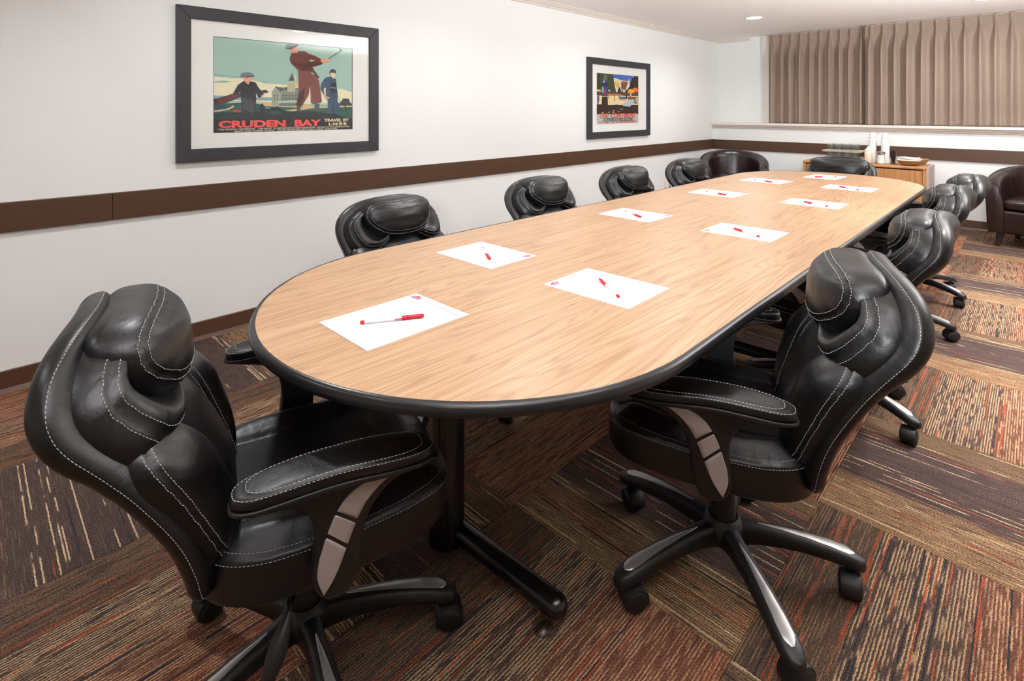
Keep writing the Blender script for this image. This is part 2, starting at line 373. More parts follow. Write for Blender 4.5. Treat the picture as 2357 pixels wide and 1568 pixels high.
def resample(poly, n):
    """closed polyline -> n points equally spaced"""
    L_ = [0]
    for i in range(len(poly)): L_.append(L_[-1] + (poly[(i+1) % len(poly)]-poly[i]).length)
    out = []; j = 0
    for k in range(n):
        s = L_[-1]*k/n
        while L_[j+1] < s: j += 1
        t = (s-L_[j])/max(1e-9, L_[j+1]-L_[j]); out.append(poly[j].lerp(poly[(j+1) % len(poly)], t))
    return out
class Pad:
    """A puffed cushion: outline in (s,t), surface height h(r,theta,s,t) above / below a mapped base surface."""
    def __init__(self, outline, center, top, bot, mp, p=3.0, pb=None, mod=None, nth=96, nr=26, g=None):
        self.g = g
        self.o = resample(crom([Vector(q) for q in outline], 8), nth); self.c = Vector(center)
        self.top, self.bot, self.mp, self.p, self.pb, self.mod, self.nth, self.nr = top, bot, mp, p, pb or p, mod, nth, nr
    def st(self, r, i):
        f = i % self.nth; a = int(f); t = f-a
        o = self.o[a].lerp(self.o[(a+1) % self.nth], t); return self.c + (o-self.c)*r
    def P(self, r, i, side=1):
        q = self.st(r, i); th = 2*pi*i/self.nth
        if side > 0:
            T = self.top(q.x, q.y) if callable(self.top) else self.top
            h = T*max(0, 1-r**self.p)**(1/self.p) if self.g is None else T*(self.g*max(0, 1-r**14)**(1/2.6) + (1-self.g)*(1-r**self.p))
            if self.mod: h += self.mod(r, th, q.x, q.y)*min(1, (1-r)*25)
        else:
            h = -self.bot*max(0, 1-r**self.pb)**(1/self.pb)
        return self.mp(q.x, q.y, h)
    def mesh(self, bm=None):
        bm = bm or bmesh.new(); n = self.nth
        rs = [sin(pi/2*k/self.nr) for k in range(1, self.nr+1)]
        rings = {}
        for side in (1, -1):
            c = bm.verts.new(self.P(0, 0, side)); prev = None
            for k, r in enumerate(rs):
                if side < 0 and k == self.nr-1: ring = rings['edge']
                else: ring = [bm.verts.new(self.P(r, i, side)) for i in range(n)]
                if side > 0 and k == self.nr-1: rings['edge'] = ring
                for i in range(n):
                    j = (i+1) % n
                    if prev is None: bm.faces.new((c, ring[i], ring[j]))
                    else: bm.faces.new((prev[i], ring[i], ring[j], prev[j]))
                prev = ring
        return bm
    def line(self, r, i0=0, i1=None, side=1, lift=0.0006):
        """points along the surface at radius r, for stitching"""
        i1 = self.nth if i1 is None else i1
        n = max(2, int((i1-i0)*1.5)); out = []
        for k in range(n+1):
            i = (i0 + (i1-i0)*k/n) % self.nth
            q = self.P(r, i, side); e = self.P(max(0, r-0.02), i, side) - self.P(min(1, r+0.02), i, side)
            t = self.P(r, (i+0.3) % self.nth, side) - self.P(r, (i-0.3) % self.nth, side)
            nn = t.cross(e)
            if nn.length > 1e-9: nn.normalize()
            cc = self.P(0, 0, -side)
            if nn.dot(q-cc) < 0: nn = -nn
            out.append(q + nn*lift)
        return out
def stitches(bm, pts, dash=0.0044, gap=0.0028, w=0.00062):
    """short raised thread dashes along a polyline"""
    L_ = [0]
    for a, b in zip(pts, pts[1:]): L_.append(L_[-1]+(b-a).length)
    def at(s):
        s = max(0, min(L_[-1], s))
        lo, hi = 0, len(L_)-1
        while hi-lo > 1:
            m = (lo+hi)//2
            if L_[m] <= s: lo = m
            else: hi = m
        return pts[lo].lerp(pts[hi], (s-L_[lo])/max(1e-9, L_[hi]-L_[lo]))
    s = 0
    while s+dash < L_[-1]:
        a, b = at(s), at(s+dash); d = (b-a).normalized()
        u = d.cross(Vector((0.3, 0.5, 0.8))).normalized(); v = d.cross(u)
        ra = [bm.verts.new(a+(u*cos(k*pi/2)+v*sin(k*pi/2))*w) for k in range(4)]
        rb = [bm.verts.new(b+(u*cos(k*pi/2)+v*sin(k*pi/2))*w) for k in range(4)]
        for k in range(4): bm.faces.new((ra[k], ra[(k+1) % 4], rb[(k+1) % 4], rb[k]))
        bm.faces.new(ra[::-1]); bm.faces.new(rb)
        s += dash+gap
    return bm
def text_mesh(s, size, mat, parent, name, mtx, bold=0.0, align='LEFT', sx=1.0, spacing=1.0, ext=0.0001, width=None):
    c = bpy.data.curves.new('txt', 'FONT'); c.body = s; c.size = size; c.offset = bold; c.align_x = align; c.extrude = ext
    c.space_character = spacing; c.resolution_u = 3
    o = bpy.data.objects.new('txt', c); COL.objects.link(o)
    dg = bpy.context.evaluated_depsgraph_get()
    me = bpy.data.meshes.new_from_object(o.evaluated_get(dg)); bpy.data.objects.remove(o)
    if width:
        xs_ = [v.co.x for v in me.vertices]; sx = width/(max(xs_)-min(xs_))
    me.transform(Matrix.Diagonal((sx, 1, 1, 1))); me.transform(mtx); me.materials.clear(); me.materials.append(mat); me.name = name
    r = bpy.data.objects.new(name, me); COL.objects.link(r); r.parent = parent
    return r
def copy_tree(o, parent=None):
    c = o.copy(); COL.objects.link(c)
    if parent: c.parent = parent
    for ch in list(o.children): copy_tree(ch, c)
    return c
# ------------------------------------------------------------------ room shell
def wallbox(name, *a, mat='wall'): return struct(obj(name, bx(*a), M[mat]))
floor = wallbox('floor', WALL_L-.1, WALL_R+.1, WALL_N-.1, WALL_BU+.1, -0.06, -0.007, mat='dark')
T = 0.685; TX, TY = -0.497, 1.22
for i in range(-5, 7):
    for j in range(-6, 10):
        x0, x1, y0, y1 = TX+i*T, TX+(i+1)*T, TY+j*T, TY+(j+1)*T
        cx_, cy_ = (x0+x1)/2, (y0+y1)/2
        x0, x1, y0, y1 = max(x0, WALL_L+.001), min(x1, WALL_R-.001), max(y0, WALL_N+.001), min(y1, WALL_B-.001)
        if x1-x0 < 0.02 or y1-y0 < 0.02: continue
        xs = (i+j) % 2 != 0
        flip = (i <= -4) or (i > 0 and (i*3+j) % 4 == 0)
        ang = (pi/2 if xs else 0) + (pi if flip else 0)
        c, s = cos(-ang), sin(-ang)
        P = [((x-cx_)*c-(y-cy_)*s, (x-cx_)*s+(y-cy_)*c) for x in (x0+.0005, x1-.0005) for y in (y0+.0005, y1-.0005)]
        lx = sorted(p[0] for p in P); ly = sorted(p[1] for p in P)
        obj('carpet_tile', bx(lx[0], lx[-1], ly[0], ly[-1], -0.0065, 0, bev=0.0008, seg=1), M['carpet_dark' if xs else 'carpet_orange'], floor, loc=(cx_, cy_, 0), rotz=ang)
wallbox('wall_left', WALL_L-.1, WALL_L, WALL_N, WALL_BU, -0.006, CEIL)
wallbox('wall_right', WALL_R, WALL_R+.1, WALL_N, WALL_BU, -0.006, CEIL)
wallbox('wall_front', WALL_L-.1, WALL_R+.1, WALL_N-.1, WALL_N, -0.006, CEIL)
wallbox('wall_back', WALL_L, WALL_R, WALL_B, WALL_BU+.1, -0.006, 1.035)
# upper back wall stands further out; the window opening behind the curtains
bm = bx(WALL_L, -2.5, WALL_BU, WALL_BU+.1, 1.035, CEIL); box(bm, 1.5, WALL_R, WALL_BU, WALL_BU+.1, 1.035, CEIL); box(bm, -2.5, 1.5, WALL_BU, WALL_BU+.1, 2.1, CEIL)
struct(obj('wall_back_upper', bm, M['wall']))
w = struct(obj('window_1', bx(-2.5, 1.5, WALL_BU+.05, WALL_BU+.07, 1.035, 2.1), M['white_trim']))
for a in (-2.5, -1.2, 0.1, 1.44): obj('window_frame', bx(a, a+.06, WALL_BU+.02, WALL_BU+.05, 1.04, 2.1, bev=.004), M['white_trim'], w)
wallbox('ceiling', WALL_L-.1, WALL_R+.1, WALL_N-.1, WALL_BU+.1, CEIL, CEIL+.1, mat='ceiling')
# window board (deep sill on the lower wall) with moulding
bm = prism(bmesh.new(), [(7.30, 1.042), (7.30, 1.062), (7.305, 1.068), (WALL_BU, 1.068), (WALL_BU, 1.036), (7.305, 1.036)], WALL_L+.001, WALL_R-.001, 'YZ')
prism(bm, [(WALL_B, 1.036), (7.318, 1.036), (7.322, 1.02), (7.338, 1.008), (7.342, .998), (7.352, .994), (WALL_B, .994)], WALL_L+.001, WALL_R-.001, 'YZ')
struct(obj('trim_1', bm, M['white_trim']))
# window casing strip at the end of the curtain
struct(obj('trim_2', bx(-2.66, -2.575, WALL_BU-.035, WALL_BU, 1.068, CEIL-.001, bev=.004), M['white_trim']))
# crown moulding
cp = [(0, 0), (.052, 0), (.052, -.008), (.04, -.014), (.03, -.026), (.016, -.034), (.010, -.046), (0, -.05)]
bm = bmesh.new()
a = [bm.verts.new((WALL_L+p[0], WALL_N, CEIL+p[1])) for p in cp]; b = [bm.verts.new((WALL_L+p[0], WALL_BU-p[0], CEIL+p[1])) for p in cp]
c = [bm.verts.new((-2.83, WALL_BU-p[0], CEIL+p[1])) for p in cp]
for k in range(len(cp)):
    k2 = (k+1) % len(cp); bm.faces.new((a[k], a[k2], b[k2], b[k])); bm.faces.new((b[k], b[k2], c[k2], c[k]))
bm.faces.new(c); bm.faces.new(a[::-1])
struct(obj('trim_3', bm, M['white_trim']))
# chair rail: boards
rail = bpy.data.objects.new('trim_4', None); COL.objects.link(rail); struct(rail)
ys = [WALL_N, .52, 3.28, 5.74, WALL_B]
for y0, y1 in zip(ys, ys[1:]):
    obj('rail_board', bx(WALL_L, WALL_L+.02, y0+.0008, y1-.0008, .705, .836, bev=.0025), M['brown_rail'], rail)
for x0, x1 in ((WALL_L+.02, 1.2), (1.2, WALL_R)):
    obj('rail_board', bx(x0+.0008, x1-.0008, WALL_B-.02, WALL_B, .702, .833, bev=.0025), M['brown_rail'], rail)
for nm, mk in (('baseboard_left', lambda bm: prism(bm, [(-WALL_L, 0), (-WALL_L-.022, 0), (-WALL_L-.018, .006), (-WALL_L-.007, .016), (-WALL_L-.004, .09), (-WALL_L-.001, .094), (-WALL_L, .094)], WALL_N, WALL_B-.004, 'XZ')),):
    bm = mk(bmesh.new()); bmesh.ops.transform(bm, matrix=Matrix.Scale(-1, 4, (1, 0, 0)), verts=bm.verts); struct(obj(nm, bm, M['brown_base']))
bm = prism(bmesh.new(), [(WALL_B, 0), (WALL_B-.022, 0), (WALL_B-.018, .006), (WALL_B-.007, .016), (WALL_B-.004, .09), (WALL_B-.001, .094), (WALL_B, .094)], WALL_L+.005, WALL_R-.004, 'YZ')
struct(obj('baseboard_back', bm, M['brown_base']))

# ------------------------------------------------------------------ ceiling downlights
DL = {0: 'recessed ceiling downlight shining above the far corner chair', 5: 'recessed ceiling downlight in front of the curtains'}
for n, (x, y, p, s) in enumerate(LIGHTS):
    ordn = ['first', 'second', 'third', 'fourth', 'fifth', 'sixth', 'seventh']
    row = {-2.2: 'by the poster wall', -1.1: 'above the table', -0.33: ''}.get(x, 'above the open carpet')
    near = sorted(q[1] for q in LIGHTS if {-2.2: 1, -1.1: 2}.get(q[0], 3) == {-2.2: 1, -1.1: 2}.get(x, 3)).index(y)
    t = thing('downlight', DL.get(n, 'round recessed ceiling downlight %s, %s from the near end' % (row, ordn[near])), 'light', (x, y, CEIL), 0, 'ceiling downlights')
    obj('trim_ring', lathe(bmesh.new(), [(.078, 0), (.079, -.003), (.085, -.004), (.095, -.003), (.097, 0)], 32), M['trimring'], t, smooth=True)
    obj('lens', lathe(bmesh.new(), [(0, -.0025), (.079, -.0025), (.079, 0), (0, 0)], 32), M['lens'], t)

# ------------------------------------------------------------------ wall outlets
for lab, nm, y, dx in (('duplex power outlet on the wall beside the data jack, nearer the viewer', 'power_outlet', 6.005, 0), ('data jack plate with a plug on the wall under the brown rail', 'data_jack', 6.115, 1)):
    t = thing(nm, lab, 'outlet', (WALL_L, y, .315))
    obj('plate', bx(0, .006, -.036, .036, -.058, .058, bev=.002), M['plate'], t)
    if dx == 0:
        for z in (-.022, .022): obj('socket', bx(.006, .0085, -.017, .017, z-.014, z+.014, bev=.002), M['plate'], t)
        obj('slot', box(bx(.008, .0092, -.009, -.006, -.028, -.016), .008, .0092, .006, .009, -.028, -.016), M['slot'], t)
    else:
        obj('jack', bx(.006, .012, -.010, .010, -.03, -.008, bev=.001), M['slot'], t)
        obj('jack', bx(.006, .016, -.012, .012, .006, .03, bev=.002), M['plate'], t)

# ------------------------------------------------------------------ framed posters
def homog(src):
    """map pixel points of the traced quad (tl,tr,br,bl) to unit square"""
    import numpy as np
    dst = [(0, 1), (1, 1), (1, 0), (0, 0)]; A = []; Bv = []
    for (x, y), (u, v) in zip(src, dst):
        A.append([x, y, 1, 0, 0, 0, -u*x, -u*y]); Bv.append(u); A.append([0, 0, 0, x, y, 1, -v*x, -v*y]); Bv.append(v)
    h = np.linalg.solve(np.array(A), np.array(Bv))
    def f(p):
        d = h[6]*p[0]+h[7]*p[1]+1
        return ((h[0]*p[0]+h[1]*p[1]+h[2])/d, (h[3]*p[0]+h[4]*p[1]+h[5])/d)
    return f
_mc = {}
def ink(rgb):
    if rgb not in _mc: _mc[rgb] = simple('print_%d_%d_%d' % rgb, rgb, 0.6, spec=0.2)
    return _mc[rgb]
def framed(name, label, y0, y1, z0, z1, fw, m, pr):
    """frame on the left wall; origin at lower left corner of the print; print size pr=(y0,y1,z0,z1)"""
    t = thing(name, label, 'picture', (WALL_L, y0, z0))
    W, H = y1-y0, z1-z0
    def board(p): return prism(bmesh.new(), p, .004, .032, 'YZ', bev=.0025)
    g = .0003
    obj('frame_board', board([(0, 0), (W, 0), (W-fw-g, fw), (fw+g, fw)]), M['frame'], t)
    obj('frame_board', board([(0, H), (fw+g, H-fw), (W-fw-g, H-fw), (W, H)]), M['frame'], t)
    obj('frame_board', board([(0, g), (fw, fw+g), (fw, H-fw-g), (0, H-g)]), M['frame'], t)
    obj('frame_board', board([(W, g), (W, H-g), (W-fw, H-fw-g), (W-fw, fw+g)]), M['frame'], t)
    a0, a1, b0, b1 = pr[0]-y0, pr[1]-y0, pr[2]-z0, pr[3]-z0
    bm = bmesh.new(); o = [(fw-.003, fw-.003), (W-fw+.003, fw-.003), (W-fw+.003, H-fw+.003), (fw-.003, H-fw+.003)]; i = [(a0, b0), (a1, b0), (a1, b1), (a0, b1)]
    vo = [bm.verts.new((.016, *p)) for p in o]; vi = [bm.verts.new((.016, *p)) for p in i]; vj = [bm.verts.new((.0135, *p)) for p in i]
    for k in range(4): bm.faces.new((vo[k], vo[(k+1) % 4], vi[(k+1) % 4], vi[k])); bm.faces.new((vi[k], vi[(k+1) % 4], vj[(k+1) % 4], vj[k]))
    obj('picture_mat', bm, M['mat'], t)
    pane = obj('pane', bx(.0185, .020, fw-.002, W-fw+.002, fw-.002, H-fw+.002), M['glass'], t)
    pane['label'] = 'clear picture glass'
    pw, ph = a1-a0, b1-b0
    bm = bx(.010, .0125, a0-.01, a1+.01, b0-.01, b1+.01)
    base = obj('print', bm, ink((30, 30, 34)), t); base['label'] = 'printed colour poster'
    def pos(p, h): return (.0125+h, a0+p[0]*pw, b0+p[1]*ph)
    return t, base, pos, (a0, b0, pw, ph)
_lay = [0]
def shape(base, pos, f, pts, rgb, name='print_area'):
    _lay[0] += 1; h = 0.00003*_lay[0]
    bm = bmesh.new(); q = [f(p) for p in pts]; q = [(max(0, min(1, a)), max(0, min(1, b))) for a, b in q]
    v = [bm.verts.new(pos(p, h)) for p in q]
    try: fc = bm.faces.new(v); fc.normal_update()
    except ValueError: bm.free(); return
    bmesh.ops.triangulate(bm, faces=[fc])
    return v and merge_print(base, bm, rgb)
_prints = {}
def merge_print(base, bm, rgb):
    _prints.setdefault(base.name, []).append((bm, rgb))
def flush_print(base):
    """all flat printed areas become one mesh: the sheet's print"""
    me = base.data; big = bmesh.new(); big.from_mesh(me)
    for bm, rgb in _prints.pop(base.name, []):
        mt = ink(rgb)
        if mt.name not in [m_.name for m_ in me.materials]: me.materials.append(mt)
        mi = [m_.name for m_ in me.materials].index(mt.name)
        tmp = {v: big.verts.new(v.co) for v in bm.verts}
        for fc in bm.faces:
            nf = big.faces.new([tmp[v] for v in fc.verts]); nf.material_index = mi
            nf.normal_update()
            if nf.normal.x < 0: nf.normal_flip()
        bm.free()
    big.to_mesh(me); big.free(); _lay[0] = 0
def ptext(base, pos, s, u, v, size, rgb, bold=0, align='LEFT', sx=1, spacing=1, name='lettering', h=.004, width=None):
    p = pos((u, v), h)
    mtx = Matrix(((0, 0, 1, p[0]), (1, 0, 0, p[1]), (0, 1, 0, p[2]), (0, 0, 0, 1)))
    return text_mesh(s, size, ink(rgb), base, name, mtx, bold, align, sx, spacing, ext=0.00005, width=width)

t1, base, pos, (a0, b0, pw, ph) = framed('framed_poster', 'large dark framed golf travel poster lettered in red on the white wall', .791, 2.0, .965, 1.799, .068, .1, (.971, 1.812, 1.115, 1.648))
f = homog([(428, 326), (1678, 440), (1682, 1170), (430, 1202)])
S = lambda pts, rgb: shape(base, pos, f, pts, rgb)
uf = lambda pts, rgb: shape(base, pos, lambda p: p, pts, rgb)
uf([(.004, .14), (.996, .14), (.996, .995), (.004, .995)], (158, 190, 176))                # sky
uf([(.004, .35), (.3, .33), (.62, .31), (.996, .33), (.996, .46), (.9, .50), (.8, .47), (.6, .52), (.33, .53), (.27, .555), (.2, .585), (.1, .57), (.004, .59)], (226, 220, 184))   # pale cloud bank
S([(430, 735), (520, 728), (600, 735), (540, 745), (430, 742)], (120, 160, 160)); S([(520, 696), (580, 690), (590, 698), (540, 704)], (214, 214, 184))
S([(430, 655), (560, 680), (680, 690), (720, 700), (560, 696), (430, 690)], (140, 175, 172)); S([(840, 735), (950, 735), (900, 748)], (132, 168, 165))
uf([(.004, .35), (.43, .34), (.43, .375), (.2, .385), (.004, .39)], (128, 168, 172))             # sea
uf([(.004, .14), (.996, .14), (.996, .30), (.75, .29), (.55, .29), (.35, .30), (.2, .32), (.1, .31), (.004, .32)], (46, 92, 78))  # green
S([(435, 1000), (520, 985), (600, 950), (625, 960), (570, 990), (500, 1003), (435, 1010)], (214, 180, 130)); S([(440, 950), (590, 950), (600, 960), (540, 985), (440, 990)], (30, 78, 92))
S([(820, 930), (960, 925), (1200, 930), (1330, 960), (1680, 955), (1680, 968), (1330, 978), (1150, 1005), (1060, 1000), (1240, 975), (900, 960)], (206, 178, 132))
# castle hotel
S([(955, 830), (990, 775), (1040, 830), (1040, 960), (955, 955)], (150, 158, 140)); S([(985, 780), (1050, 790), (1100, 785), (1100, 830), (1030, 830)], (82, 92, 86))
S([(1035, 820), (1200, 790), (1200, 960), (1035, 960)], (128, 138, 124)); S([(1095, 745), (1165, 735), (1165, 830), (1095, 830)], (176, 176, 150)); S([(1105, 730), (1138, 655), (1160, 730)], (70, 84, 84))
S([(1158, 672), (1172, 672), (1172, 735), (1158, 735)], (214, 190, 140)); S([(1060, 760), (1068, 760), (1068, 800), (1060, 800)], (214, 190, 140))
S([(1160, 740), (1200, 740), (1200, 770), (1165, 790)], (206, 186, 142)); S([(1010, 915), (1200, 905), (1200, 925), (1010, 930)], (170, 196, 184))
for px in (975, 1000, 1055, 1080, 1110, 1135, 1165):
    for py in (855, 885): S([(px, py), (px+9, py), (px+9, py+15), (px, py+15)], (66, 78, 80))
for px in range(1025, 1190, 24): S([(px, 935), (px+10, 935), (px+10, 955), (px, 955)], (70, 84, 80))
S([(1562, 930), (1590, 905), (1590, 890), (1650, 892), (1655, 920), (1678, 945), (1678, 955), (1562, 955)], (58, 72, 76))
# foreground bushes
S([(430, 1030), (520, 1010), (560, 1020), (640, 1000), (680, 1020), (800, 990), (870, 930), (900, 980), (950, 975), (1010, 960), (1040, 990), (1130, 1010), (1240, 1005), (1330, 1005), (1420, 1020), (1540, 1035), (1640, 1075), (1640, 1090), (430, 1090)], (30, 48, 50))
S([(430, 1050), (560, 1030), (700, 1035), (620, 1070), (430, 1088)], (34, 62, 58)); S([(880, 1010), (1000, 1000), (1060, 1020), (980, 1040)], (52, 72, 74)); S([(900, 965), (950, 975), (930, 985), (895, 980)], (100, 150, 130))
S([(600, 1000), (650, 990), (685, 1000), (670, 1015), (610, 1012)], (205, 62, 58)); S([(800, 940), (840, 950), (850, 1010), (810, 1000)], (34, 84, 76))
# caddie with bag
S([(435, 900), (470, 885), (590, 850), (680, 838), (678, 875), (580, 915), (500, 945), (450, 948)], (86, 52, 50)); S([(432, 892), (455, 885), (470, 915), (460, 945), (440, 935)], (48, 26, 30)); S([(580, 850), (640, 838), (650, 870), (600, 885)], (108, 66, 60))
S([(860, 815), (905, 812), (925, 830), (915, 838), (880, 840), (880, 862), (860, 855)], (60, 64, 74))
S([(605, 845), (650, 765), (705, 728), (770, 735), (810, 745), (835, 790), (868, 830), (858, 885), (838, 888), (812, 840), (815, 900), (800, 1060), (690, 1050), (680, 900), (672, 830), (640, 850), (612, 855)], (42, 46, 52))
S([(690, 885), (770, 890), (800, 930), (790, 1030), (740, 1000), (700, 1000)], (66, 74, 84)); S([(695, 700), (775, 695), (772, 725), (755, 740), (745, 765), (715, 740)], (222, 156, 134)); S([(835, 880), (862, 880), (858, 908), (842, 905)], (200, 130, 110))
S([(668, 690), (680, 660), (730, 650), (780, 662), (800, 685), (800, 692), (740, 695), (700, 700), (672, 700)], (112, 124, 124)); S([(720, 690), (800, 684), (790, 692), (720, 700)], (50, 56, 60))
# golfer in brown
S([(1130, 480), (1150, 460), (1250, 462), (1285, 485), (1345, 505), (1400, 535), (1425, 560), (1395, 585), (1320, 605), (1340, 640), (1383, 700), (1375, 712), (1340, 700), (1330, 660), (1240, 640), (1195, 640), (1180, 625), (1125, 570), (1112, 530)], (106, 62, 54))
S([(1140, 560), (1230, 575), (1330, 560), (1400, 560), (1400, 585), (1320, 605), (1300, 640), (1240, 645), (1190, 610)], (84, 48, 44)); S([(1290, 535), (1345, 548), (1300, 558)], (158, 190, 176))
S([(1190, 640), (1280, 640), (1345, 690), (1378, 730), (1400, 870), (1405, 925), (1335, 945), (1305, 930), (1300, 770), (1285, 860), (1225, 965), (1178, 950), (1180, 900), (1195, 840), (1195, 760)], (122, 72, 64))
S([(1195, 850), (1250, 790), (1240, 900), (1215, 960), (1180, 950)], (66, 42, 44)); S([(1180, 950), (1215, 960), (1210, 1010), (1180, 1005)], (64, 76, 80)); S([(1340, 945), (1385, 935), (1378, 1015), (1340, 1005)], (78, 92, 92))
S([(1100, 440), (1150, 425), (1180, 425), (1195, 460), (1175, 480), (1160, 470), (1150, 485), (1120, 465)], (216, 146, 122))
S([(1072, 425), (1085, 405), (1130, 395), (1190, 400), (1180, 420), (1140, 440), (1080, 446)], (118, 130, 130)); S([(1080, 440), (1185, 402), (1190, 410), (1130, 446)], (52, 60, 64)); S([(1170, 478), (1190, 480), (1215, 515), (1190, 500)], (62, 76, 84))
S([(1395, 535), (1440, 530), (1475, 545), (1468, 560), (1430, 568), (1392, 560)], (222, 156, 130)); S([(1462, 528), (1575, 452), (1582, 456), (1466, 534)], (38, 42, 46)); S([(1560, 436), (1585, 450), (1580, 466), (1560, 452)], (38, 42, 46))
# lady in blue
S([(1395, 760), (1430, 705), (1480, 690), (1530, 715), (1540, 800), (1550, 870), (1545, 910), (1560, 940), (1572, 1030), (1462, 1030), (1455, 900), (1440, 890), (1420, 855), (1392, 810)], (58, 84, 104))
S([(1490, 750), (1530, 745), (1540, 830), (1500, 850), (1478, 810)], (38, 44, 58)); S([(1485, 790), (1535, 795), (1535, 800), (1485, 796)], (180, 190, 180)); S([(1485, 655), (1530, 655), (1525, 690), (1508, 712), (1488, 690)], (226, 190, 160))
S([(1466, 668), (1478, 632), (1500, 624), (1525, 632), (1536, 675), (1520, 660), (1485, 656)], (66, 78, 86)); S([(1440, 870), (1475, 880), (1465, 895), (1440, 885)], (214, 170, 140)); S([(1420, 800), (1440, 790), (1440, 880), (1425, 860)], (210, 190, 150))
S([(1548, 870), (1575, 910), (1555, 915)], (200, 190, 160)); S([(1500, 950), (1510, 950), (1516, 1028), (1500, 1028)], (40, 60, 80)); S([(1600, 930), (1612, 935), (1630, 995), (1622, 1005)], (48, 40, 48))
uf([(.0, .0), (1, .0), (1, .14), (0, .142)], (34, 33, 38))
flush_print(base)
tw = 841/841
ptext(base, pos, 'CRUDEN', .031, .054, .053, (232, 82, 74), bold=.0026, width=.372)
ptext(base, pos, 'BAY', .535, .054, .053, (232, 82, 74), bold=.0026, width=.170)
ptext(base, pos, 'TRAVEL BY', .865, .100, .025, (222, 204, 160), bold=.0012, align='CENTER', width=.172)
ptext(base, pos, 'L\u00b7N\u00b7E\u00b7R', .875, .053, .025, (222, 204, 160), bold=.0012, align='CENTER', width=.13)
ptext(base, pos, '"THE HOLIDAY HANDBOOK"   1140 PAGES   ILLUSTRATIONS IN PHOTOGRAVURE   DETAILS OF ACCOMMODATION', .5, .027, .0125, (206, 196, 176), bold=.0003, align='CENTER', width=.80)
ptext(base, pos, 'MAPS AND STREET PLANS    FROM BOOKSELLERS AND L.N.E.R. AGENCIES', .5, .005, .0125, (206, 196, 176), bold=.0003, align='CENTER', width=.62)

t2, base, pos, _ = framed('framed_poster', 'smaller looking dark framed poster of a sunny square, farther along the white wall', 4.405, 5.61, .947, 1.778, .068, .1, (4.565, 5.372, 1.095, 1.624))
f = homog([(383, 388), (1038, 448), (1027, 1185), (370, 1197)])
uf([(0, .19), (1, .19), (1, 1), (0, 1)], (70, 104, 178)); uf([(0, .19), (1, .19), (1, .62), (0, .62)], (54, 42, 40)); uf([(.975, .19), (1, .19), (1, 1), (.975, 1)], (44, 40, 36))
S([(380, 385), (640, 410), (652, 470), (690, 640), (680, 700), (375, 690)], (62, 72, 52)); S([(500, 420), (560, 425), (520, 600), (480, 600)], (92, 104, 78)); S([(410, 400), (440, 400), (420, 640), (395, 640)], (44, 52, 40))
S([(960, 445), (1040, 450), (1035, 720), (880, 720), (880, 620), (930, 520)], (44, 40, 36)); S([(955, 445), (968, 450), (960, 475)], (200, 210, 200))
S([(650, 470), (700, 480), (760, 505), (880, 520), (900, 480), (905, 600), (830, 700), (690, 700), (660, 560)], (206, 208, 196)); S([(665, 560), (700, 485), (740, 560), (735, 620), (690, 620)], (230, 166, 80)); S([(685, 520), (708, 482), (732, 520), (728, 545), (690, 540)], (236, 200, 130))
S([(765, 540), (818, 488), (878, 545), (868, 560), (835, 665), (770, 655)], (134, 84, 56)); S([(775, 535), (818, 498), (865, 540)], (176, 150, 140)); S([(785, 560), (790, 560), (790, 630), (785, 630)], (80, 44, 34)); S([(820, 560), (826, 560), (826, 630), (820, 630)], (80, 44, 34))
S([(735, 605), (755, 640), (770, 710), (700, 710)], (26, 30, 30)); S([(780, 650), (800, 700), (790, 730), (760, 720)], (60, 76, 52)); S([(835, 670), (880, 640), (880, 720), (820, 730)], (36, 36, 34))
S([(375, 690), (1030, 700), (1030, 760), (375, 750)], (92, 66, 62)); S([(500, 720), (740, 725), (830, 760), (560, 745)], (190, 110, 70))
S([(375, 745), (1030, 760), (1027, 900), (375, 895)], (222, 206, 156)); S([(735, 765), (850, 770), (840, 806), (740, 798)], (44, 100, 168)); S([(715, 750), (740, 752), (735, 800), (840, 812), (835, 830), (730, 812)], (190, 120, 76))
S([(372, 880), (470, 885), (560, 905), (700, 890), (740, 905), (660, 910), (770, 945), (790, 905), (900, 920), (1025, 900), (1022, 1035), (372, 1035)], (54, 40, 40))
S([(462, 765), (552, 765), (555, 915), (510, 925), (455, 910)], (52, 38, 34)); S([(465, 590), (555, 600), (550, 760), (462, 755)], (54, 66, 120)); S([(450, 575), (510, 500), (560, 580), (555, 592), (455, 585)], (38, 42, 60)); S([(480, 520), (500, 500), (515, 540), (490, 555)], (120, 150, 210)); S([(503, 655), (525, 660), (522, 750), (500, 745)], (196, 40, 40)); S([(465, 610), (490, 610), (490, 700), (465, 700)], (150, 160, 150))
S([(380, 665), (400, 645), (455, 665), (450, 680), (382, 680)], (226, 190, 150)); S([(556, 675), (575, 652), (600, 675)], (230, 200, 160)); S([(385, 760), (415, 740), (425, 790), (405, 880), (385, 870)], (70, 90, 130)); S([(655, 750), (668, 750), (668, 835), (655, 835)], (150, 90, 60)); S([(560, 745), (572, 745), (570, 800), (560, 800)], (170, 100, 60))
S([(865, 700), (880, 660), (920, 645), (965, 665), (975, 705), (900, 715)], (240, 166, 40)); S([(940, 650), (985, 622), (1032, 650), (1030, 695), (975, 690)], (238, 104, 36)); S([(905, 715), (925, 715), (925, 770), (905, 770)], (190, 200, 196))
S([(860, 770), (1020, 775), (1015, 880), (930, 870), (870, 810)], (104, 76, 66)); S([(780, 880), (860, 850), (885, 815), (960, 810), (975, 850), (890, 930), (790, 910)], (170, 190, 196)); S([(890, 760), (920, 758), (930, 800), (900, 805)], (180, 70, 52)); S([(835, 745), (855, 740), (860, 800), (840, 805)], (30, 26, 28)); S([(985, 790), (1010, 785), (1012, 860), (990, 860)], (180, 170, 140))
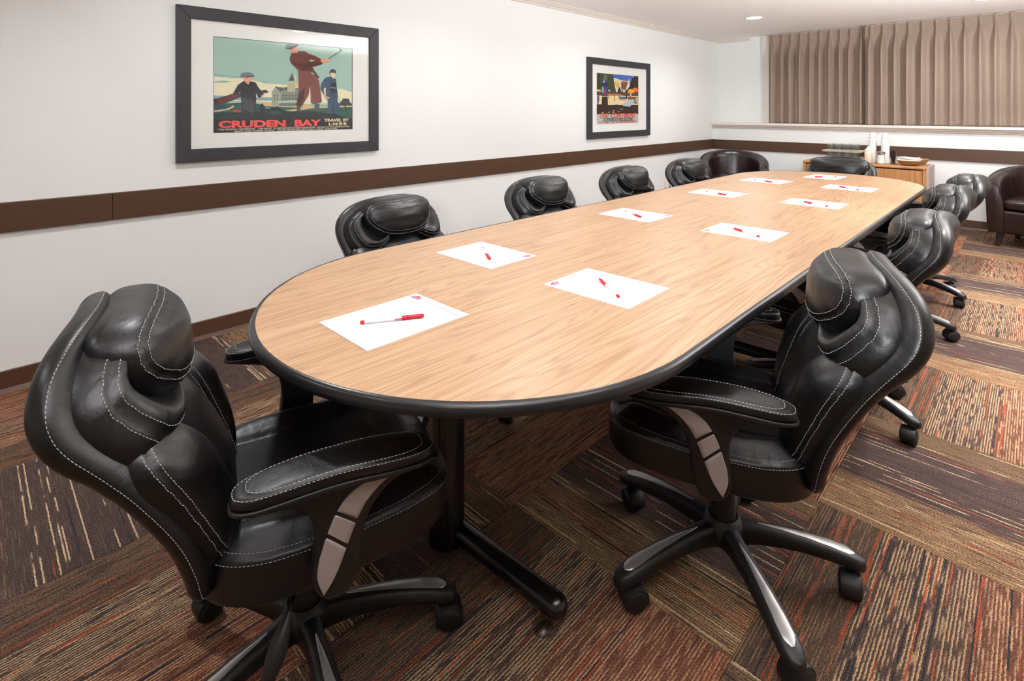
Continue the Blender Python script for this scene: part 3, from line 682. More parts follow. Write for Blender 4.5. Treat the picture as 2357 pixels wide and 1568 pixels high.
for px, py in ((570, 1010), (640, 990), (640, 1015), (720, 1003), (470, 1015), (765, 965)): S([(px-18, py), (px+14, py-10), (px+18, py), (px-10, py+10)], (214, 168, 116))
uf([(0, 0), (1, 0), (1, .192), (0, .192)], (176, 186, 186))
flush_print(base)
ptext(base, pos, 'THE  CONTINENT', .5, .118, .068, (222, 84, 54), bold=.0022, align='CENTER', width=.71)
ptext(base, pos, 'for particulars of services by all routes', .5, .083, .036, (50, 50, 66), bold=.0002, align='CENTER', width=.57)
ptext(base, pos, 'apply at principal Stations, Offices or Agencies of the', .5, .047, .030, (50, 50, 66), bold=.0002, align='CENTER', width=.57)
ptext(base, pos, 'G.W.  L.M.S.  L.N.E. & SOUTHERN RAILWAYS', .5, .012, .034, (214, 84, 56), bold=.0009, align='CENTER', width=.72)

# ------------------------------------------------------------------ curtains
def curtain(name, label, x0, x1, yb, z0, z1, sp, seed, n=26):
    rnd = random.Random(seed); N = int(round((x1-x0)/sp)); ph0 = rnd.random()*.2
    bm = bmesh.new(); cols = N*n; H = z1-z0; zs = [z1-H*k/44 for k in range(45)]; zs = sorted(set(zs + [z1-.012*k for k in range(14)]), reverse=True)
    amp = [rnd.uniform(.75, 1.2) for _ in range(N+2)]; skew = [rnd.uniform(-.35, .35) for _ in range(N+2)]; wob = [rnd.uniform(-1, 1) for _ in range(N+2)]
    def P(c, z):
        u = c/n; k = int(min(u, N-1e-6)); fr = u-k; d = z1-z
        x = x0+(x1-x0)*u/N
        q = (fr-.5)*2                       # -1..1, 0 = pleat
        low = max(0, min(1, (d-.08)/.25)); low = low*low*(3-2*low)
        # pinch: narrow triple pleat in the heading
        if d < .085:
            s = abs(q)/.34; tri = (.5+.5*cos(q*pi/.105))*(1-min(1, s)) if s < 1 else 0
            op = max(0, 1-d/.075)
            y = .016*(1-min(1, s))**.5*(1 if s < 1 else 0) + .030*tri*(.25+.75*(d/.085)) + .004*op
        else: y = 0
        e = math.exp(-(q/(.16+.27*low))**2)
        body = amp[k]*(.036+.046*low)*e - .022*low*(1-e)
        e2 = math.exp(-((q-.72+skew[k]*.2)/.2)**2)*.014*low*max(0, wob[k]) + math.exp(-((q+.72)/.2)**2)*.012*low*max(0, -wob[k])
        bl = max(0, min(1, (d-.07)/.035)); y = y*(1-bl) + (body+e2)*bl
        x += low*skew[k]*sp*.28*math.exp(-(q/.6)**2) + .0015*low*sin(z*5+k)*math.exp(-(q/.5)**2)
        pinch = math.exp(-((d-.085)/.03)**2)*.22
        x -= q*sp*.5*pinch*(1-abs(q))
        return Vector((x, yb-y, z))
    fr_ = [[bm.verts.new(P(c, z)) for c in range(cols+1)] for z in zs]
    for a, b in zip(fr_, fr_[1:]):
        for c in range(cols): bm.faces.new((a[c], a[c+1], b[c+1], b[c]))
    r = bmesh.ops.solidify(bm, geom=list(bm.faces), thickness=.002)
    t = thing(name, label, 'curtain', (x0, yb, z0))
    bmesh.ops.translate(bm, verts=bm.verts, vec=(-x0, -yb, -z0))
    o = obj('curtain_fabric', bm, M['curtain'], t, smooth=True)
    bm = bmesh.new(); tube(bm, [(0.01, .012, H+.004), (x1-x0-.01, .012, H+.004)], .006, 8); obj('curtain_track', bm, M['white_trim'], t)
    return t
curtain('curtain', 'shorter taupe pinch pleated curtain hanging nearest the wall corner', -2.555, -1.45, 7.50, 1.072, 2.225, .1105, 3)
curtain('curtain', 'wide taupe pinch pleated curtain overlapping the one by the corner', -1.455, 0.95, 7.42, 1.072, 2.225, .1203, 11)

# ------------------------------------------------------------------ conference table
TCX, THW, TY0, TY1, TZ = -1.112, 0.588, 1.035, 4.285, 0.74
table = thing('conference_table', 'long oak topped conference table with rounded ends and black edge', 'table', (TCX, TY0, 0))
def outline(hw, n=48, y_lo=None, y_hi=None):
    near = [(-hw*cos(pi*k/n)*-1, -hw*sin(pi*k/n)) for k in range(n+1)]      # from +x round the near end to -x
    near = [(hw*cos(pi*k/n), -hw*sin(pi*k/n)) for k in range(n+1)]
    far = [(-hw*cos(pi*k/n), TY1-TY0+hw*sin(pi*k/n)) for k in range(n+1)]
    return near, far
SEAM = 3.08-TY0
near, far = outline(THW)
tz0, tz1 = TZ-.025, TZ
def top_panel(pts): return prism(bmesh.new(), pts, tz0, tz1, 'XY')
obj('tabletop_panel', top_panel(near + [(-THW, SEAM-.0006), (THW, SEAM-.0006)]), M['oak'], table)
o2 = obj('tabletop_panel', top_panel([(THW, SEAM+.0006), (-THW, SEAM+.0006)] + far), M['oak'], table)
def band(path):
    prof = [(0, tz1-.0005), (.002, tz1+.0012), (.0065, tz1+.0006), (.011, tz1-.003), (.0145, tz1-.010), (.015, tz1-.016), (.012, tz1-.023), (.006, tz1-.0265), (0, tz1-.027)]
    bm = bmesh.new(); rings = []
    for i, p in enumerate(path):
        p = Vector(p); a = Vector(path[max(0, i-1)]); b = Vector(path[min(len(path)-1, i+1)]); d = (b-a).normalized(); nrm = Vector((-d.y, d.x))
        if nrm.dot(p - Vector((0, min(max(p.y, 0), TY1-TY0)))) < 0: nrm = -nrm
        rings.append([bm.verts.new((p.x+nrm.x*q[0], p.y+nrm.y*q[0], q[1])) for q in prof])
    for a, b in zip(rings, rings[1:]):
        for k in range(len(prof)-1): bm.faces.new((a[k], a[k+1], b[k+1], b[k]))
    bm.faces.new(rings[0]); bm.faces.new(rings[-1][::-1]); return bm
obj('edge_banding', band([(THW, SEAM-.001)] + near + [(-THW, SEAM-.001)]), M['edge'], table, smooth=35)
obj('edge_banding', band([(-THW, SEAM+.001)] + far + [(THW, SEAM+.001)]), M['edge'], table, smooth=35)
for y in (.965, 2.70, 4.25):
    y -= TY0; xc = -1.2-TCX
    b = obj('column', lathe(bmesh.new(), [(0, .03), (.053, .03), (.053, .06), (.049, .075), (.049, tz0-.012), (0, tz0-.012)], 28, (xc, y, 0)), M['black_metal'], table, smooth=40)
    f_ = obj('foot_bar', tube(bmesh.new(), [(xc-.37, y, .058), (xc+.375, y+.03, .058)], .0285, 20, round_ends=True), M['black_metal'], table, smooth=60)
    for s in (-.345, .35): obj('glide', lathe(bmesh.new(), [(0, 0), (.024, 0), (.026, .006), (.018, .014), (.008, .018), (.008, .032), (0, .032)], 20, (xc+s+(.0 if s < 0 else 0), y+.015-.005, 0)), M['glide'], f_, smooth=40)
    obj('mounting_plate', bx(xc-.25, xc+.25, y-.06, y+.06, tz0-.012, tz0, bev=.003), M['black_metal'], table)
obj('cross_beam', bx(-.1, -.06, .1-TY0+.965-.1, 4.25-TY0, tz0-.05, tz0-.012, bev=.003), M['black_metal'], table)

# ------------------------------------------------------------------ note sheets and pens
PAPERS = [  # centre, header direction (deg), pen plug end -> cap end
 ((-1.107, .731), 90, (-1.132, .653), (-1.06, .783), 'nearest the viewer at the rounded table end'),
 ((-1.376, 1.277), 0, (-1.431, 1.315), (-1.305, 1.231), 'on the wall side, first from the rounded near end'),
 ((-.880, 1.283), 181, (-.798, 1.222), (-.92, 1.309), 'on the open side, first from the rounded near end'),
 ((-1.381, 2.258), -1, (-1.441, 2.276), (-1.324, 2.209), 'on the wall side, second from the near end'),
 ((-.866, 2.256), 180.5, (-.786, 2.19), (-.911, 2.264), 'on the open side, second from the near end'),
 ((-1.386, 3.194), 0, (-1.433, 3.17), (-1.316, 3.131), 'on the wall side, third from the near end'),
 ((-.861, 3.202), 180, (-.782, 3.121), (-.903, 3.187), 'on the open side, third from the near end'),
 ((-1.378, 3.985), -5, (-1.448, 3.96), (-1.308, 3.902), 'on the wall side, fourth from the near end'),
 ((-.866, 3.985), 179, (-.794, 3.895), (-.931, 3.99), 'on the open side, fourth from the near end'),
 ((-1.142, 4.52), -92, (-1.075, 4.52), (-1.185, 4.435), 'at the far rounded end before the lone head chair')]
def make_sheet():
    t = thing('note_sheet', '-', 'paper')
    obj('sheet', bx(-.108, .108, -.1397, .1397, 0, .0012), M['paper'], t)
    obj('header_line', bx(-.108, .107, .1168, .1183, .0012, .0013), M['ink_purple'], t)
    lg = obj('logo', prism(bmesh.new(), [(-.098, .1205), (-.062, .1205), (-.066, .126), (-.074, .127), (-.078, .131), (-.086, .131), (-.09, .1265), (-.098, .1255)], .0012, .00135), M['ink_red'], t)
    obj('logo_bar', bx(-.098, -.066, .112, .1168, .0012, .00135), simple('logo_purple', (112, 92, 170), .8), lg)
    text_mesh('Address, city, telephone and fax', .006, simple('ink_grey', (190, 192, 205), .8), t, 'footer_text', Matrix.Translation((-.085, -.134, .0013)))
    return t
def make_pen():
    t = thing('ballpoint_pen', '-', 'pen')
    obj('barrel', lathe(bmesh.new(), [(0, -.074), (.0038, -.074), (.0039, -.06), (.0039, .03), (.0034, .045), (.0012, .062), (0, .064)], 14, (0, 0, .0052), 'Y'), M['pen_clear'], t, smooth=40)
    obj('end_plug', lathe(bmesh.new(), [(0, -.0755), (.0036, -.0755), (.00415, -.0745), (.00415, -.066), (0, -.066)], 14, (0, 0, .0052), 'Y'), M['pen_red'], t, smooth=40)
    cp_ = obj('cap', lathe(bmesh.new(), [(0, .020), (.0047, .020), (.0050, .024), (.0048, .066), (.0042, .072), (0, .0735)], 16, (0, 0, .0052), 'Y'), M['pen_red'], t, smooth=40)
    obj('clip', bx(.0036, .0066, .004, .066, .0042, .0062, bev=.0007), M['pen_red'], cp_)
    text_mesh('SUITES', .0055, simple('ink_pen_red', (205, 90, 105), .6), t, 'barrel_print', Matrix.Translation((0, 0, .0093)) @ Matrix.Rotation(pi/2, 4, 'Z') @ Matrix.Translation((-.045, -.002, 0)))
    return t
sh0, pen0 = make_sheet(), make_pen()
for n, (c, a, p0, p1, where) in enumerate(PAPERS):
    s = sh0 if n == 0 else copy_tree(sh0)
    s.location = (c[0], c[1], TZ+.0002); s.rotation_euler = (0, 0, R(a-90))
    s['label'] = 'white note sheet ' + where; s['group'] = 'note sheets on the conference table'
    p = pen0 if n == 0 else copy_tree(pen0)
    d = (p1[0]-p0[0], p1[1]-p0[1]); ln = math.hypot(*d); m_ = ((p0[0]+p1[0])/2, (p0[1]+p1[1])/2)
    p.location = (m_[0], m_[1], TZ+.0015); p.rotation_euler = (0, 0, math.atan2(d[1], d[0])-pi/2)
    p['label'] = 'red capped pen on the sheet ' + where; p['group'] = 'pens on the note sheets'
# ------------------------------------------------------------------ office chairs (local: +Y front, +X right, origin on the floor under the hub)
YREF = [(.44, -.163), (.50, -.168), (.57, -.188), (.66, -.232), (.72, -.268), (.80, -.325), (.87, -.348), (.93, -.350)]
def bmap(dy=0.0, wing=.030):
    def f(x, z, h):
        x *= .90
        y = cubic(YREF, z); dz = (cubic(YREF, z+.01)-cubic(YREF, z-.01))/.02
        q = wing*(abs(x)/.25)**2; dx = 2*wing*x/.0625
        n = Vector((-dx, 1, -dz)).normalized()
        return Vector((x, y+q+dy, z)) + n*h
    return f
def sym(right):
    """closed outline from a right half list (top to bottom); first/last may lie on x=0"""
    return right + [(-x, z) for x, z in reversed(right) if x > 1e-6]
def puck(freqs, amp, lo=.55, hi=.97):
    rnd = random.Random(5); ph = [rnd.uniform(0, 6.3) for _ in freqs]
    def f(r, th):
        w = max(0, min(1, (r-lo)/.18))*max(0, min(1, (hi+.03-r)/.06))
        return w*amp*sum(sin(th*k+p+2.5*sin(th*3+p)) for k, p in zip(freqs, ph))
    return f
def add_pad(name, pad, mat, parent, lines=(), st_lines=()):
    o = obj(name, pad.mesh(), mat, parent, smooth=True)
    if lines:
        bm = bmesh.new()
        for ln in lines: stitches(bm, pad.line(*ln[:1], *ln[1:]))
        obj('stitching', bm, M['thread'], o)
    return o
PK = puck((23, 37, 53), .0007, .74, .97)
def groove(r, r0, d=.0045, w=.018): return -d*math.exp(-((r-r0)/w)**2)

def make_office_chair():
    t = thing('office_chair', '-', 'chair')
    up = []                                                   # parts carried by the gas lift
    # --- backrest shell (rear padding)
    sh = sym([(0, .922), (.09, .919), (.168, .906), (.230, .880), (.274, .838), (.292, .785), (.290, .73), (.280, .67), (.270, .60), (.262, .54), (.254, .485), (.232, .438), (.13, .418), (0, .416)])
    pad = Pad(sh, (0, .68), .014, lambda: 0, bmap(-.006, -.040), p=4, nth=120, nr=26)
    def P(r, i, side=1, pad=pad):
        q = pad.st(r, i)
        if side > 0: h = .030*max(0, 1-r**7)**(1/2.0)
        else:
            up_ = 1/(1+math.exp(-(q.y-.725)/.02))
            h = -(.036+.012*up_)*max(0, 1-r**12)**(1/2.2)*(.80+.2*math.exp(-((q.y-.84)/.09)**2))
            h += .006*math.exp(-((q.y-.722)/.007)**2)*min(1, (1-r)*8+.35)
        return pad.mp(q.x, q.y, h)
    pad.P = P
    up.append(add_pad('back_shell', pad, M['leather'], t, [(.995, 0, None, 1)]))
    # --- upper collar cushion
    co = sym([(0, .905), (.09, .902), (.158, .889), (.214, .860), (.254, .818), (.270, .770), (.264, .722), (.236, .690), (.19, .684), (.145, .696), (.098, .716), (.05, .734), (0, .740)])
    def cm(r, th, s, u):
        ring = .030*math.exp(-((r-.80)/.12)**2) - .012*math.exp(-(r/.5)**2)
        return ring + PK(r, th) + groove(r, .885, .005, .013) + .004*math.exp(-((abs(s)-.18)/.05)**2-((u-.75)/.05)**2)
    pad = Pad(co, (0, .835), lambda s, u: .052, .034, bmap(.004, -.040), p=2.2, pb=2.5, g=.78, mod=cm, nth=132, nr=36)
    up.append(add_pad('collar_cushion', pad, M['leather'], t, [(.855,), (.918,)]))
    # --- headrest
    hd = sym([(0, .920), (.085, .920), (.142, .914), (.180, .894), (.194, .858), (.189, .820), (.166, .782), (.124, .752), (.065, .739), (0, .736)])
    pad = Pad(hd, (0, .830), lambda s, u: .098, .058, bmap(.040, -.034), p=2.2, pb=2.4, g=.54, mod=lambda r, th, s, u: PK(r, th)*1.0+groove(r, .895, .0045, .014), nth=120, nr=32)
    up.append(add_pad('headrest', pad, M['leather'], t, [(.86,), (.93,)]))
    # --- lower side bolsters and lumbar pad
    for s in (1, -1):
        lb = [(.095*s, .475), (.17*s, .462), (.218*s, .482), (.244*s, .545), (.258*s, .61), (.270*s, .67), (.258*s, .712), (.22*s, .742), (.165*s, .742), (.13*s, .70), (.115*s, .62), (.10*s, .54)]
        if s < 0: lb = lb[::-1]
        pad = Pad(lb, (.185*s, .61), lambda a, u: .072+.016*math.exp(-((u-.66)/.06)**2), .034, bmap(-.004, -.045), p=2.2, pb=2.5, g=.5, mod=lambda r, th, a, u: PK(r, th)*.8+groove(r, .88, .004, .016), nth=100, nr=28)
        up.append(add_pad('side_bolster', pad, M['leather'], t, [(.84,), (.92,)]))
    lp = sym([(0, .772), (.05, .766), (.10, .748), (.135, .71), (.150, .66), (.148, .60), (.135, .54), (.115, .49), (.07, .462), (0, .458)])
    pad = Pad(lp, (0, .62), .050, .020, bmap(-.004, -.01), p=2.5, pb=2.5, nth=80, nr=20)
    up.append(add_pad('lumbar_pad', pad, M['leather'], t))
    # --- seat
    hw, yr, yf = .252, -.215, .285
    def sq(n=40, p=4.5):
        out = []
        for k in range(n):
            a = 2*pi*k/n; c, s = cos(a), sin(a); e = 2/p
            x = hw*math.copysign(abs(c)**e, c); y = math.copysign(abs(s)**e, s)
            y = (yf+yr)/2 + y*(yf-yr)/2; x *= (1-.05*(y/.28)) if y > 0 else (1-.10*(-y/.22)**2)
            out.append((x, y))
        return out
    def smap(s, u, h):
        z = .452 + .010*max(0, (u-.05)/.22)**1.2 + h
        fr = max(0, (u-.18)/.10)
        if h > 0: z -= .012*fr*fr
        return Vector((s, u, z))
    def smod(r, th, s, u):
        b = .020*math.exp(-((abs(s)-.192)/.045)**2)*min(1, max(0, (1-r)*5))
        g = -.006*math.exp(-((abs(s)-.138-.02*u)/.006)**2)*(1 if r < .9 else 0)
        g2 = -.005*math.exp(-((u-.17)/.007)**2)*(1 if abs(s) < .14 else 0)
        return b + g + g2 + .012*math.exp(-((u-.2)/.07)**2)*min(1, (1-r)*5) + PK(r, th)*.5 - .010*math.exp(-(s/.13)**2)*math.exp(-(u/.16)**2)
    class Seat(Pad):
        def st(self, r, i):
            q = Pad.st(self, min(r, 1), i); return q
    pad = Seat(sq(), (0, .03), .048, .050, smap, p=11, pb=9, mod=smod, nth=180, nr=40)
    seat = add_pad('seat', pad, M['leather'], t, [(.955, 0, None), (.9975, 0, None)]); up.append(seat)
    # perforated centre panel lies on the seat
    bm = bmesh.new(); n1, n2 = 20, 30; g = []
    for a in range(n1+1):
        row = []
        for b in range(n2+1):
            u = -.20 + (.155+.20)*b/n2; s = (-1+2*a/n1)*(.130+.02*u)
            rr = max(abs(s)/hw, abs(u-.03)/.25); h = .048*max(0, 1-rr**11)**(1/11) + smod(rr, 0, s, u)
            row.append(bm.verts.new(smap(s, u, h+.0012)))
        g.append(row)
    for a in range(n1):
        for b in range(n2): bm.faces.new((g[a][b], g[a+1][b], g[a+1][b+1], g[a][b+1]))
    cpn = obj('centre_panel', bm, M['perf'], seat, smooth=True); cpn['label'] = 'perforated leather centre panel'
    # --- arms
    def traced(pts): return [Vector((p[0], p[1], 0)) for p in pts]
    frame_pts = [(-.150, .640), (-.119, .624), (-.089, .617), (-.060, .607), (-.038, .590), (-.026, .560), (-.022, .520), (-.026, .485), (-.026, .455), (-.012, .428), (.010, .420), (.035, .424), (.048, .445), (.056, .485), (.062, .535), (.080, .575), (.110, .600), (.150, .612), (.190, .618), (.19, .630), (.05, .642)]
    up_pts = [(.150, .6235), (.100, .6245), (.060, .614), (.034, .598), (.013, .577), (.036, .551), (.052, .575), (.074, .599), (.105, .615)]
    mid_pts = [(.0105, .572), (.034, .546), (.030, .528), (.021, .508), (.005, .531), (-.003, .551), (.002, .565)]
    low_pts = [(-.0045, .545), (.003, .525), (.0195, .503), (.017, .480), (.009, .456), (-.003, .436), (-.011, .440), (-.0175, .462), (-.0165, .495), (-.011, .525)]
    for s in (1, -1):
        fr = [(p.x, p.y) for p in crom([Vector(q) for q in frame_pts], 3)]
        xi, xo = .262, .300
        bm = bmesh.new(); m = len(fr)
        def xoff(z): return .012*((z-.42)/.2)
        lays = []
        for xx, sc in ((xi, -.004), (xi+.004, 0), (xo-.008, 0), (xo-.002, -.003), (xo, -.007)):
            lay = []
            for k, (y, z) in enumerate(fr):
                a = Vector(fr[k-1]); b = Vector(fr[(k+1) % m]); d = (b-a).normalized(); nr_ = Vector((-d.y, d.x))
                lay.append(bm.verts.new((s*(xx+xoff(z)), y+nr_.x*sc*-1, z+nr_.y*sc*-1)))
            lays.append(lay)
        for A, B_ in zip(lays, lays[1:]):
            for k in range(m): bm.faces.new((A[k], A[(k+1) % m], B_[(k+1) % m], B_[k]))
        bm.faces.new(lays[0]); bm.faces.new(lays[-1][::-1])
        af = obj('arm_frame', bm, M['plastic'], t, smooth=40); up.append(af)
        LE = [(-.010, .436), (-.021, .470), (-.019, .500), (-.012, .527), (-.005, .548), (.003, .567), (.013, .585), (.027, .602), (.048, .616), (.085, .6265), (.140, .6285)]
        RE = [(-.009, .439), (.007, .460), (.019, .484), (.028, .508), (.036, .529), (.044, .549), (.055, .571), (.070, .591), (.090, .607), (.113, .619), (.142, .6276)]
        LE = crom([Vector(q) for q in LE], 6, False); RE = crom([Vector(q) for q in RE], 6, False)
        def EP(ed, u):
            u = max(0, min(1, u))*(len(ed)-1); k = min(int(u), len(ed)-2); return ed[k].lerp(ed[k+1], u-k)
        for u0, u1, s0, s1 in ((0, .335, 0, .035), (.362, .525, .035, .028), (.552, 1, .028, 0)):
            bm = bmesh.new(); g = []
            for k in range(25):
                row = []
                for v in (0, .04, .25, .5, .75, .96, 1):
                    u = (u0+s0*(1-2*v))*(1-k/24) + (u1+s1*(1-2*v))*k/24
                    q = EP(LE, u).lerp(EP(RE, u), v); h = 0 if v in (0, 1) or k in (0, 24) else .0022+.0008*(1-(2*v-1)**2)
                    row.append(bm.verts.new((s*(xo-.0005+xoff(q.y)+h), q.x, q.y)))
                g.append(row)
            for A, B_ in zip(g, g[1:]):
                for k in range(6): bm.faces.new((A[k], A[k+1], B_[k+1], B_[k]))
            ii = obj('silver_inlay', bm, M['silver'], af, smooth=50); ii['label'] = 'satin silver inlay'
        br = obj('arm_bracket', bx(min(s*.10, s*.268), max(s*.10, s*.268), -.012, .04, .412, .424, bev=.002), M['black_metal'], t); up.append(br)
        # padded top
        po = [(.041, 0), (.044, .07), (.040, .135), (.026, .172), (0, .181), (-.026, .172), (-.040, .135), (-.044, .07), (-.041, 0), (-.040, -.08), (-.034, -.140), (-.018, -.168), (0, -.172), (.018, -.168), (.034, -.140), (.040, -.08)]
        def amap(a, b, h, s=s):
            z = .641 + .010*math.exp(-((b+.03)/.12)**2) - .014*max(0, b/.18)**1.6
            return Vector((s*(.298 - .12*max(0, b)**1.2) + a, b+.016, z+h))
        for nm, top, bot, dz, mt in (('arm_pad', .017, .010, .006, M['leather']),):
            pad = Pad(po, (0, 0), top, bot, lambda a, b, h, f=amap, dz=dz: f(a, b, h)+Vector((0, 0, dz)), p=3.6, pb=5, mod=lambda r, th, a, b: groove(r, .90, .0018, .012), nth=90, nr=22)
            up.append(add_pad(nm, pad, mt, t, [(.86,), (.975,)]))
        pad = Pad(po, (0, 0), .004, .012, lambda a, b, h, f=amap: f(a*1.03, b*1.02, h)+Vector((0, 0, -.006)), p=6, pb=3, nth=70, nr=12)
        up.append(add_pad('arm_pad_base', pad, M['plastic'], t))
    # --- mechanism, gas lift, lever
    bm = bx(-.085, .085, -.12, .10, .375, .404, bev=.006); box(bm, -.14, .14, -.10, .12, .402, .412, bev=.002)
    up.append(obj('seat_mechanism', bm, M['black_metal'], t))
    bm = bmesh.new()
    for s in (-1, 1): tube(bm, [(.03*s, -.09, .392), (.03*s, -.19, .392), (.03*s, -.205, .40), (.03*s, -.208, .415), (.03*s, -.200, .46)], .007, 8)
    tube(bm, [(-.034, -.196, .394), (.034, -.196, .394)], .007, 8)
    up.append(obj('back_bracket', bm, M['black_metal'], t, smooth=40))
    lv = obj('lever', tube(bmesh.new(), [(.06, -.02, .385), (.13, -.025, .382), (.165, -.035, .375), (.195, -.055, .338)], .0055, 8), M['black_metal'], t, smooth=40)
    obj('lever_handle', tube(bmesh.new(), [(.193, -.053, .342), (.2, -.060, .328), (.21, -.072, .305), (.218, -.083, .283), (.226, -.094, .262), (.23, -.099, .25)], [.006, .011, .0165, .0165, .012, .004], 16, round_ends=False), M['plastic'], lv, smooth=40); up.append(lv)
    tb = obj('tension_knob', lathe(bmesh.new(), [(0, .30), (.026, .302), (.03, .31), (.03, .345), (.024, .352), (.012, .354), (.012, .38)], 20, (0, .07, 0)), M['plastic'], t, smooth=40); up.append(tb)
    lift = obj('gas_lift', lathe(bmesh.new(), [(0, .05), (.036, .12), (.034, .128), (.031, .22), (.030, .30), (.024, .302), (.024, .378), (0, .378)], 24), M['plastic'], t, smooth=40)
    # --- five star base
    obj('base_hub', lathe(bmesh.new(), [(0, .075), (.036, .078), (.044, .095), (.052, .118), (.050, .134), (.042, .144), (.038, .150), (.036, .143), (0, .143)], 30), M['plastic'], t, smooth=35)
    SC = 1.06
    st = [(a*SC if a > .1 else a, b, c, d) for a, b, c, d in [(.030, .136, .052, .050), (.060, .137, .043, .048), (.09, .136, .040, .043), (.14, .132, .043, .036), (.19, .126, .048, .032), (.24, .117, .052, .030), (.280, .107, .053, .029), (.300, .100, .049, .028), (.315, .093, .038, .026), (.3235, .087, .020, .020)]]
    def leg_mesh():
        bm = bmesh.new(); rings = []
        for r, zt, w, h in st:
            w2 = w/2; c = min(.008, h*.35)
            pr = [(-w2+.002, -h), (-w2, -h+.004), (-w2*1.0, -c*1.6), (-w2*.90, -c*.5), (-w2*.62, 0), (0, .0016), (w2*.62, 0), (w2*.90, -c*.5), (w2, -c*1.6), (w2, -h+.004), (w2-.002, -h)]
            rings.append([bm.verts.new((r, a, zt+b)) for a, b in pr])
        for A, B_ in zip(rings, rings[1:]):
            m = len(A)
            for k in range(m): bm.faces.new((A[k], A[(k+1) % m], B_[(k+1) % m], B_[k]))
        bm.faces.new(rings[0]); bm.faces.new(rings[-1][::-1])
        return bm
    def inlay_mesh():
        bm = bmesh.new(); g = []
        N_ = 22
        for k in range(N_+1):
            r = .088 + (.318-.088)*k/N_
            zt = interp([(a, b) for a, b, _, _ in st], r); f = (r-.088)/.230
            w = .0150*min(1, f*1.15+.06)**.8
            e = max(0, (r-.298)/.0205); w *= math.sqrt(max(0.0, 1-e*e)) if e > 0 else 1
            w = max(w, .0004)
            g.append([bm.verts.new((r, w*q, zt+.0016+.0016*(1-q*q)-(.004 if abs(q) == 1 else 0))) for q in (-1, -.97, -.6, -.2, .2, .6, .97, 1)])
        for A, B_ in zip(g, g[1:]):
            for k in range(7): bm.faces.new((A[k], A[k+1], B_[k+1], B_[k]))
        return bm
    leg0 = obj('leg', leg_mesh(), M['plastic'], t, smooth=50); in0 = obj('leg_inlay', inlay_mesh(), M['silver_leg'], leg0, smooth=60); in0['label'] = 'satin silver leg inlay'
    bm = bmesh.new()      # caster hood and stem
    lathe(bm, [(0, .048), (.008, .048), (.008, .072), (.013, .0725), (.013, .078), (0, .078)], 16)
    ar = [(.0285*cos(a), .0285*sin(a)) for a in [R(-25+230*k/16) for k in range(17)]]
    pts_ = [(q[0]+.014, q[1]+.0275) for q in ar]
    prism(bm, pts_, -.0205, .0205, 'YZ', bev=.003)
    for v in bm.verts: v.co = Vector((v.co.y, v.co.x, v.co.z)) if False else v.co
    cas0 = obj('caster', bm, M['plastic_soft'], t, smooth=40)
    for s in (-1, 1):
        obj('wheel', lathe(bmesh.new(), [(0, s*.0225), (.014, s*.0235), (.021, s*.022), (.0255, s*.018), (.0270, s*.013), (.0270, s*.005), (.024, s*.003), (0, s*.003)], 24, (0, .014, .0272), 'X'), M['plastic_soft'], cas0, smooth=40)
    legs, cas = [leg0], [cas0]
    for k in range(1, 5): legs.append(copy_tree(leg0, t)); cas.append(copy_tree(cas0, t))
    for o in up: o['lifted'] = 1
    return t
def pose_base(t, ang, seed):
    rnd = random.Random(seed); k = 0; j = 0
    for ch in t.children:
        n = ch.name.split('.')[0]
        if n == 'leg': ch.rotation_euler = (0, 0, ang+k*2*pi/5); k += 1
        elif n == 'caster':
            a = ang+j*2*pi/5; j += 1
            ch.location = (.308*cos(a), .308*sin(a), 0); ch.scale = (1.16, 1.16, 1.12); ch.rotation_euler = (0, 0, rnd.uniform(0, 6.28))
def recline(t, deg):
    a = R(deg); pv = Vector((0, -.15, .44)); off = pv - Matrix.Rotation(a, 3, 'X') @ pv
    for ch in t.children:
        if ch.name.split('.')[0] in ('back_shell', 'collar_cushion', 'headrest', 'side_bolster', 'lumbar_pad', 'back_bracket'):
            ch.rotation_euler = (a, 0, 0); ch.location += off
def place_chair(t, x, y, face, star, label, group, drop=0, seed=1, casters=None):
    """face: world heading in degrees; star: world heading of one base leg"""
    t.location = (x, y, 0); t.rotation_euler = (0, 0, R(face-90)); t['label'] = label; t['group'] = group
    pose_base(t, R(star-face+90), seed)
    if casters:
        for ch, a in zip([c for c in t.children if c.name.split('.')[0] == 'caster'], casters):
            ch.rotation_euler = (0, 0, R(a-face+90))
    if drop:
        for ch in t.children:
            if ch.get('lifted'): ch.location.z -= drop
ch0 = make_office_chair()
GR = 'office chairs round the conference table'
CH = [
 (-1.176, .540, 73, 61, 'black padded leather office chair at the near rounded table end, its back to the viewer', .041, 2),
 (-.612, 1.445, 201, 31, 'black leather office chair on the carpet side of the table, closest to the viewer', .044, 3),
 (-.63, 2.60, 182, -22, 'black leather office chair on the carpet side, second from the viewer', .072, 4),
 (-.655, 3.70, 180, 2, 'black leather office chair on the carpet side, third from the viewer', .082, 5),
 (-.635, 4.50, 179, -24, 'black leather office chair on the carpet side, farthest along, by the brown armchair', .090, 6),
 (-1.80, 1.40, 2, 20, 'black leather office chair between table and white wall, under the golf poster', .075, 7),
 (-1.79, 2.42, 0, -10, 'black leather office chair between table and white wall, second from the viewer', .075, 8),
 (-1.75, 3.29, 0, 15, 'black leather office chair between table and white wall, third from the viewer', .075, 9),
 (-1.72, 4.15, 1, 0, 'black leather office chair between table and wall, beside the corner armchair', .075, 10),
]
for n, (x, y, fa, stg, lab, dr, sd) in enumerate(CH):
    t = ch0 if n == 0 else copy_tree(ch0)
    if n > 0:
        for c in t.children: c.location = (0, 0, 0); c.rotation_euler = (0, 0, 0)
    place_chair(t, x, y, fa, stg, lab, GR, dr, sd)
    if n == 0: recline(t, 2.6)
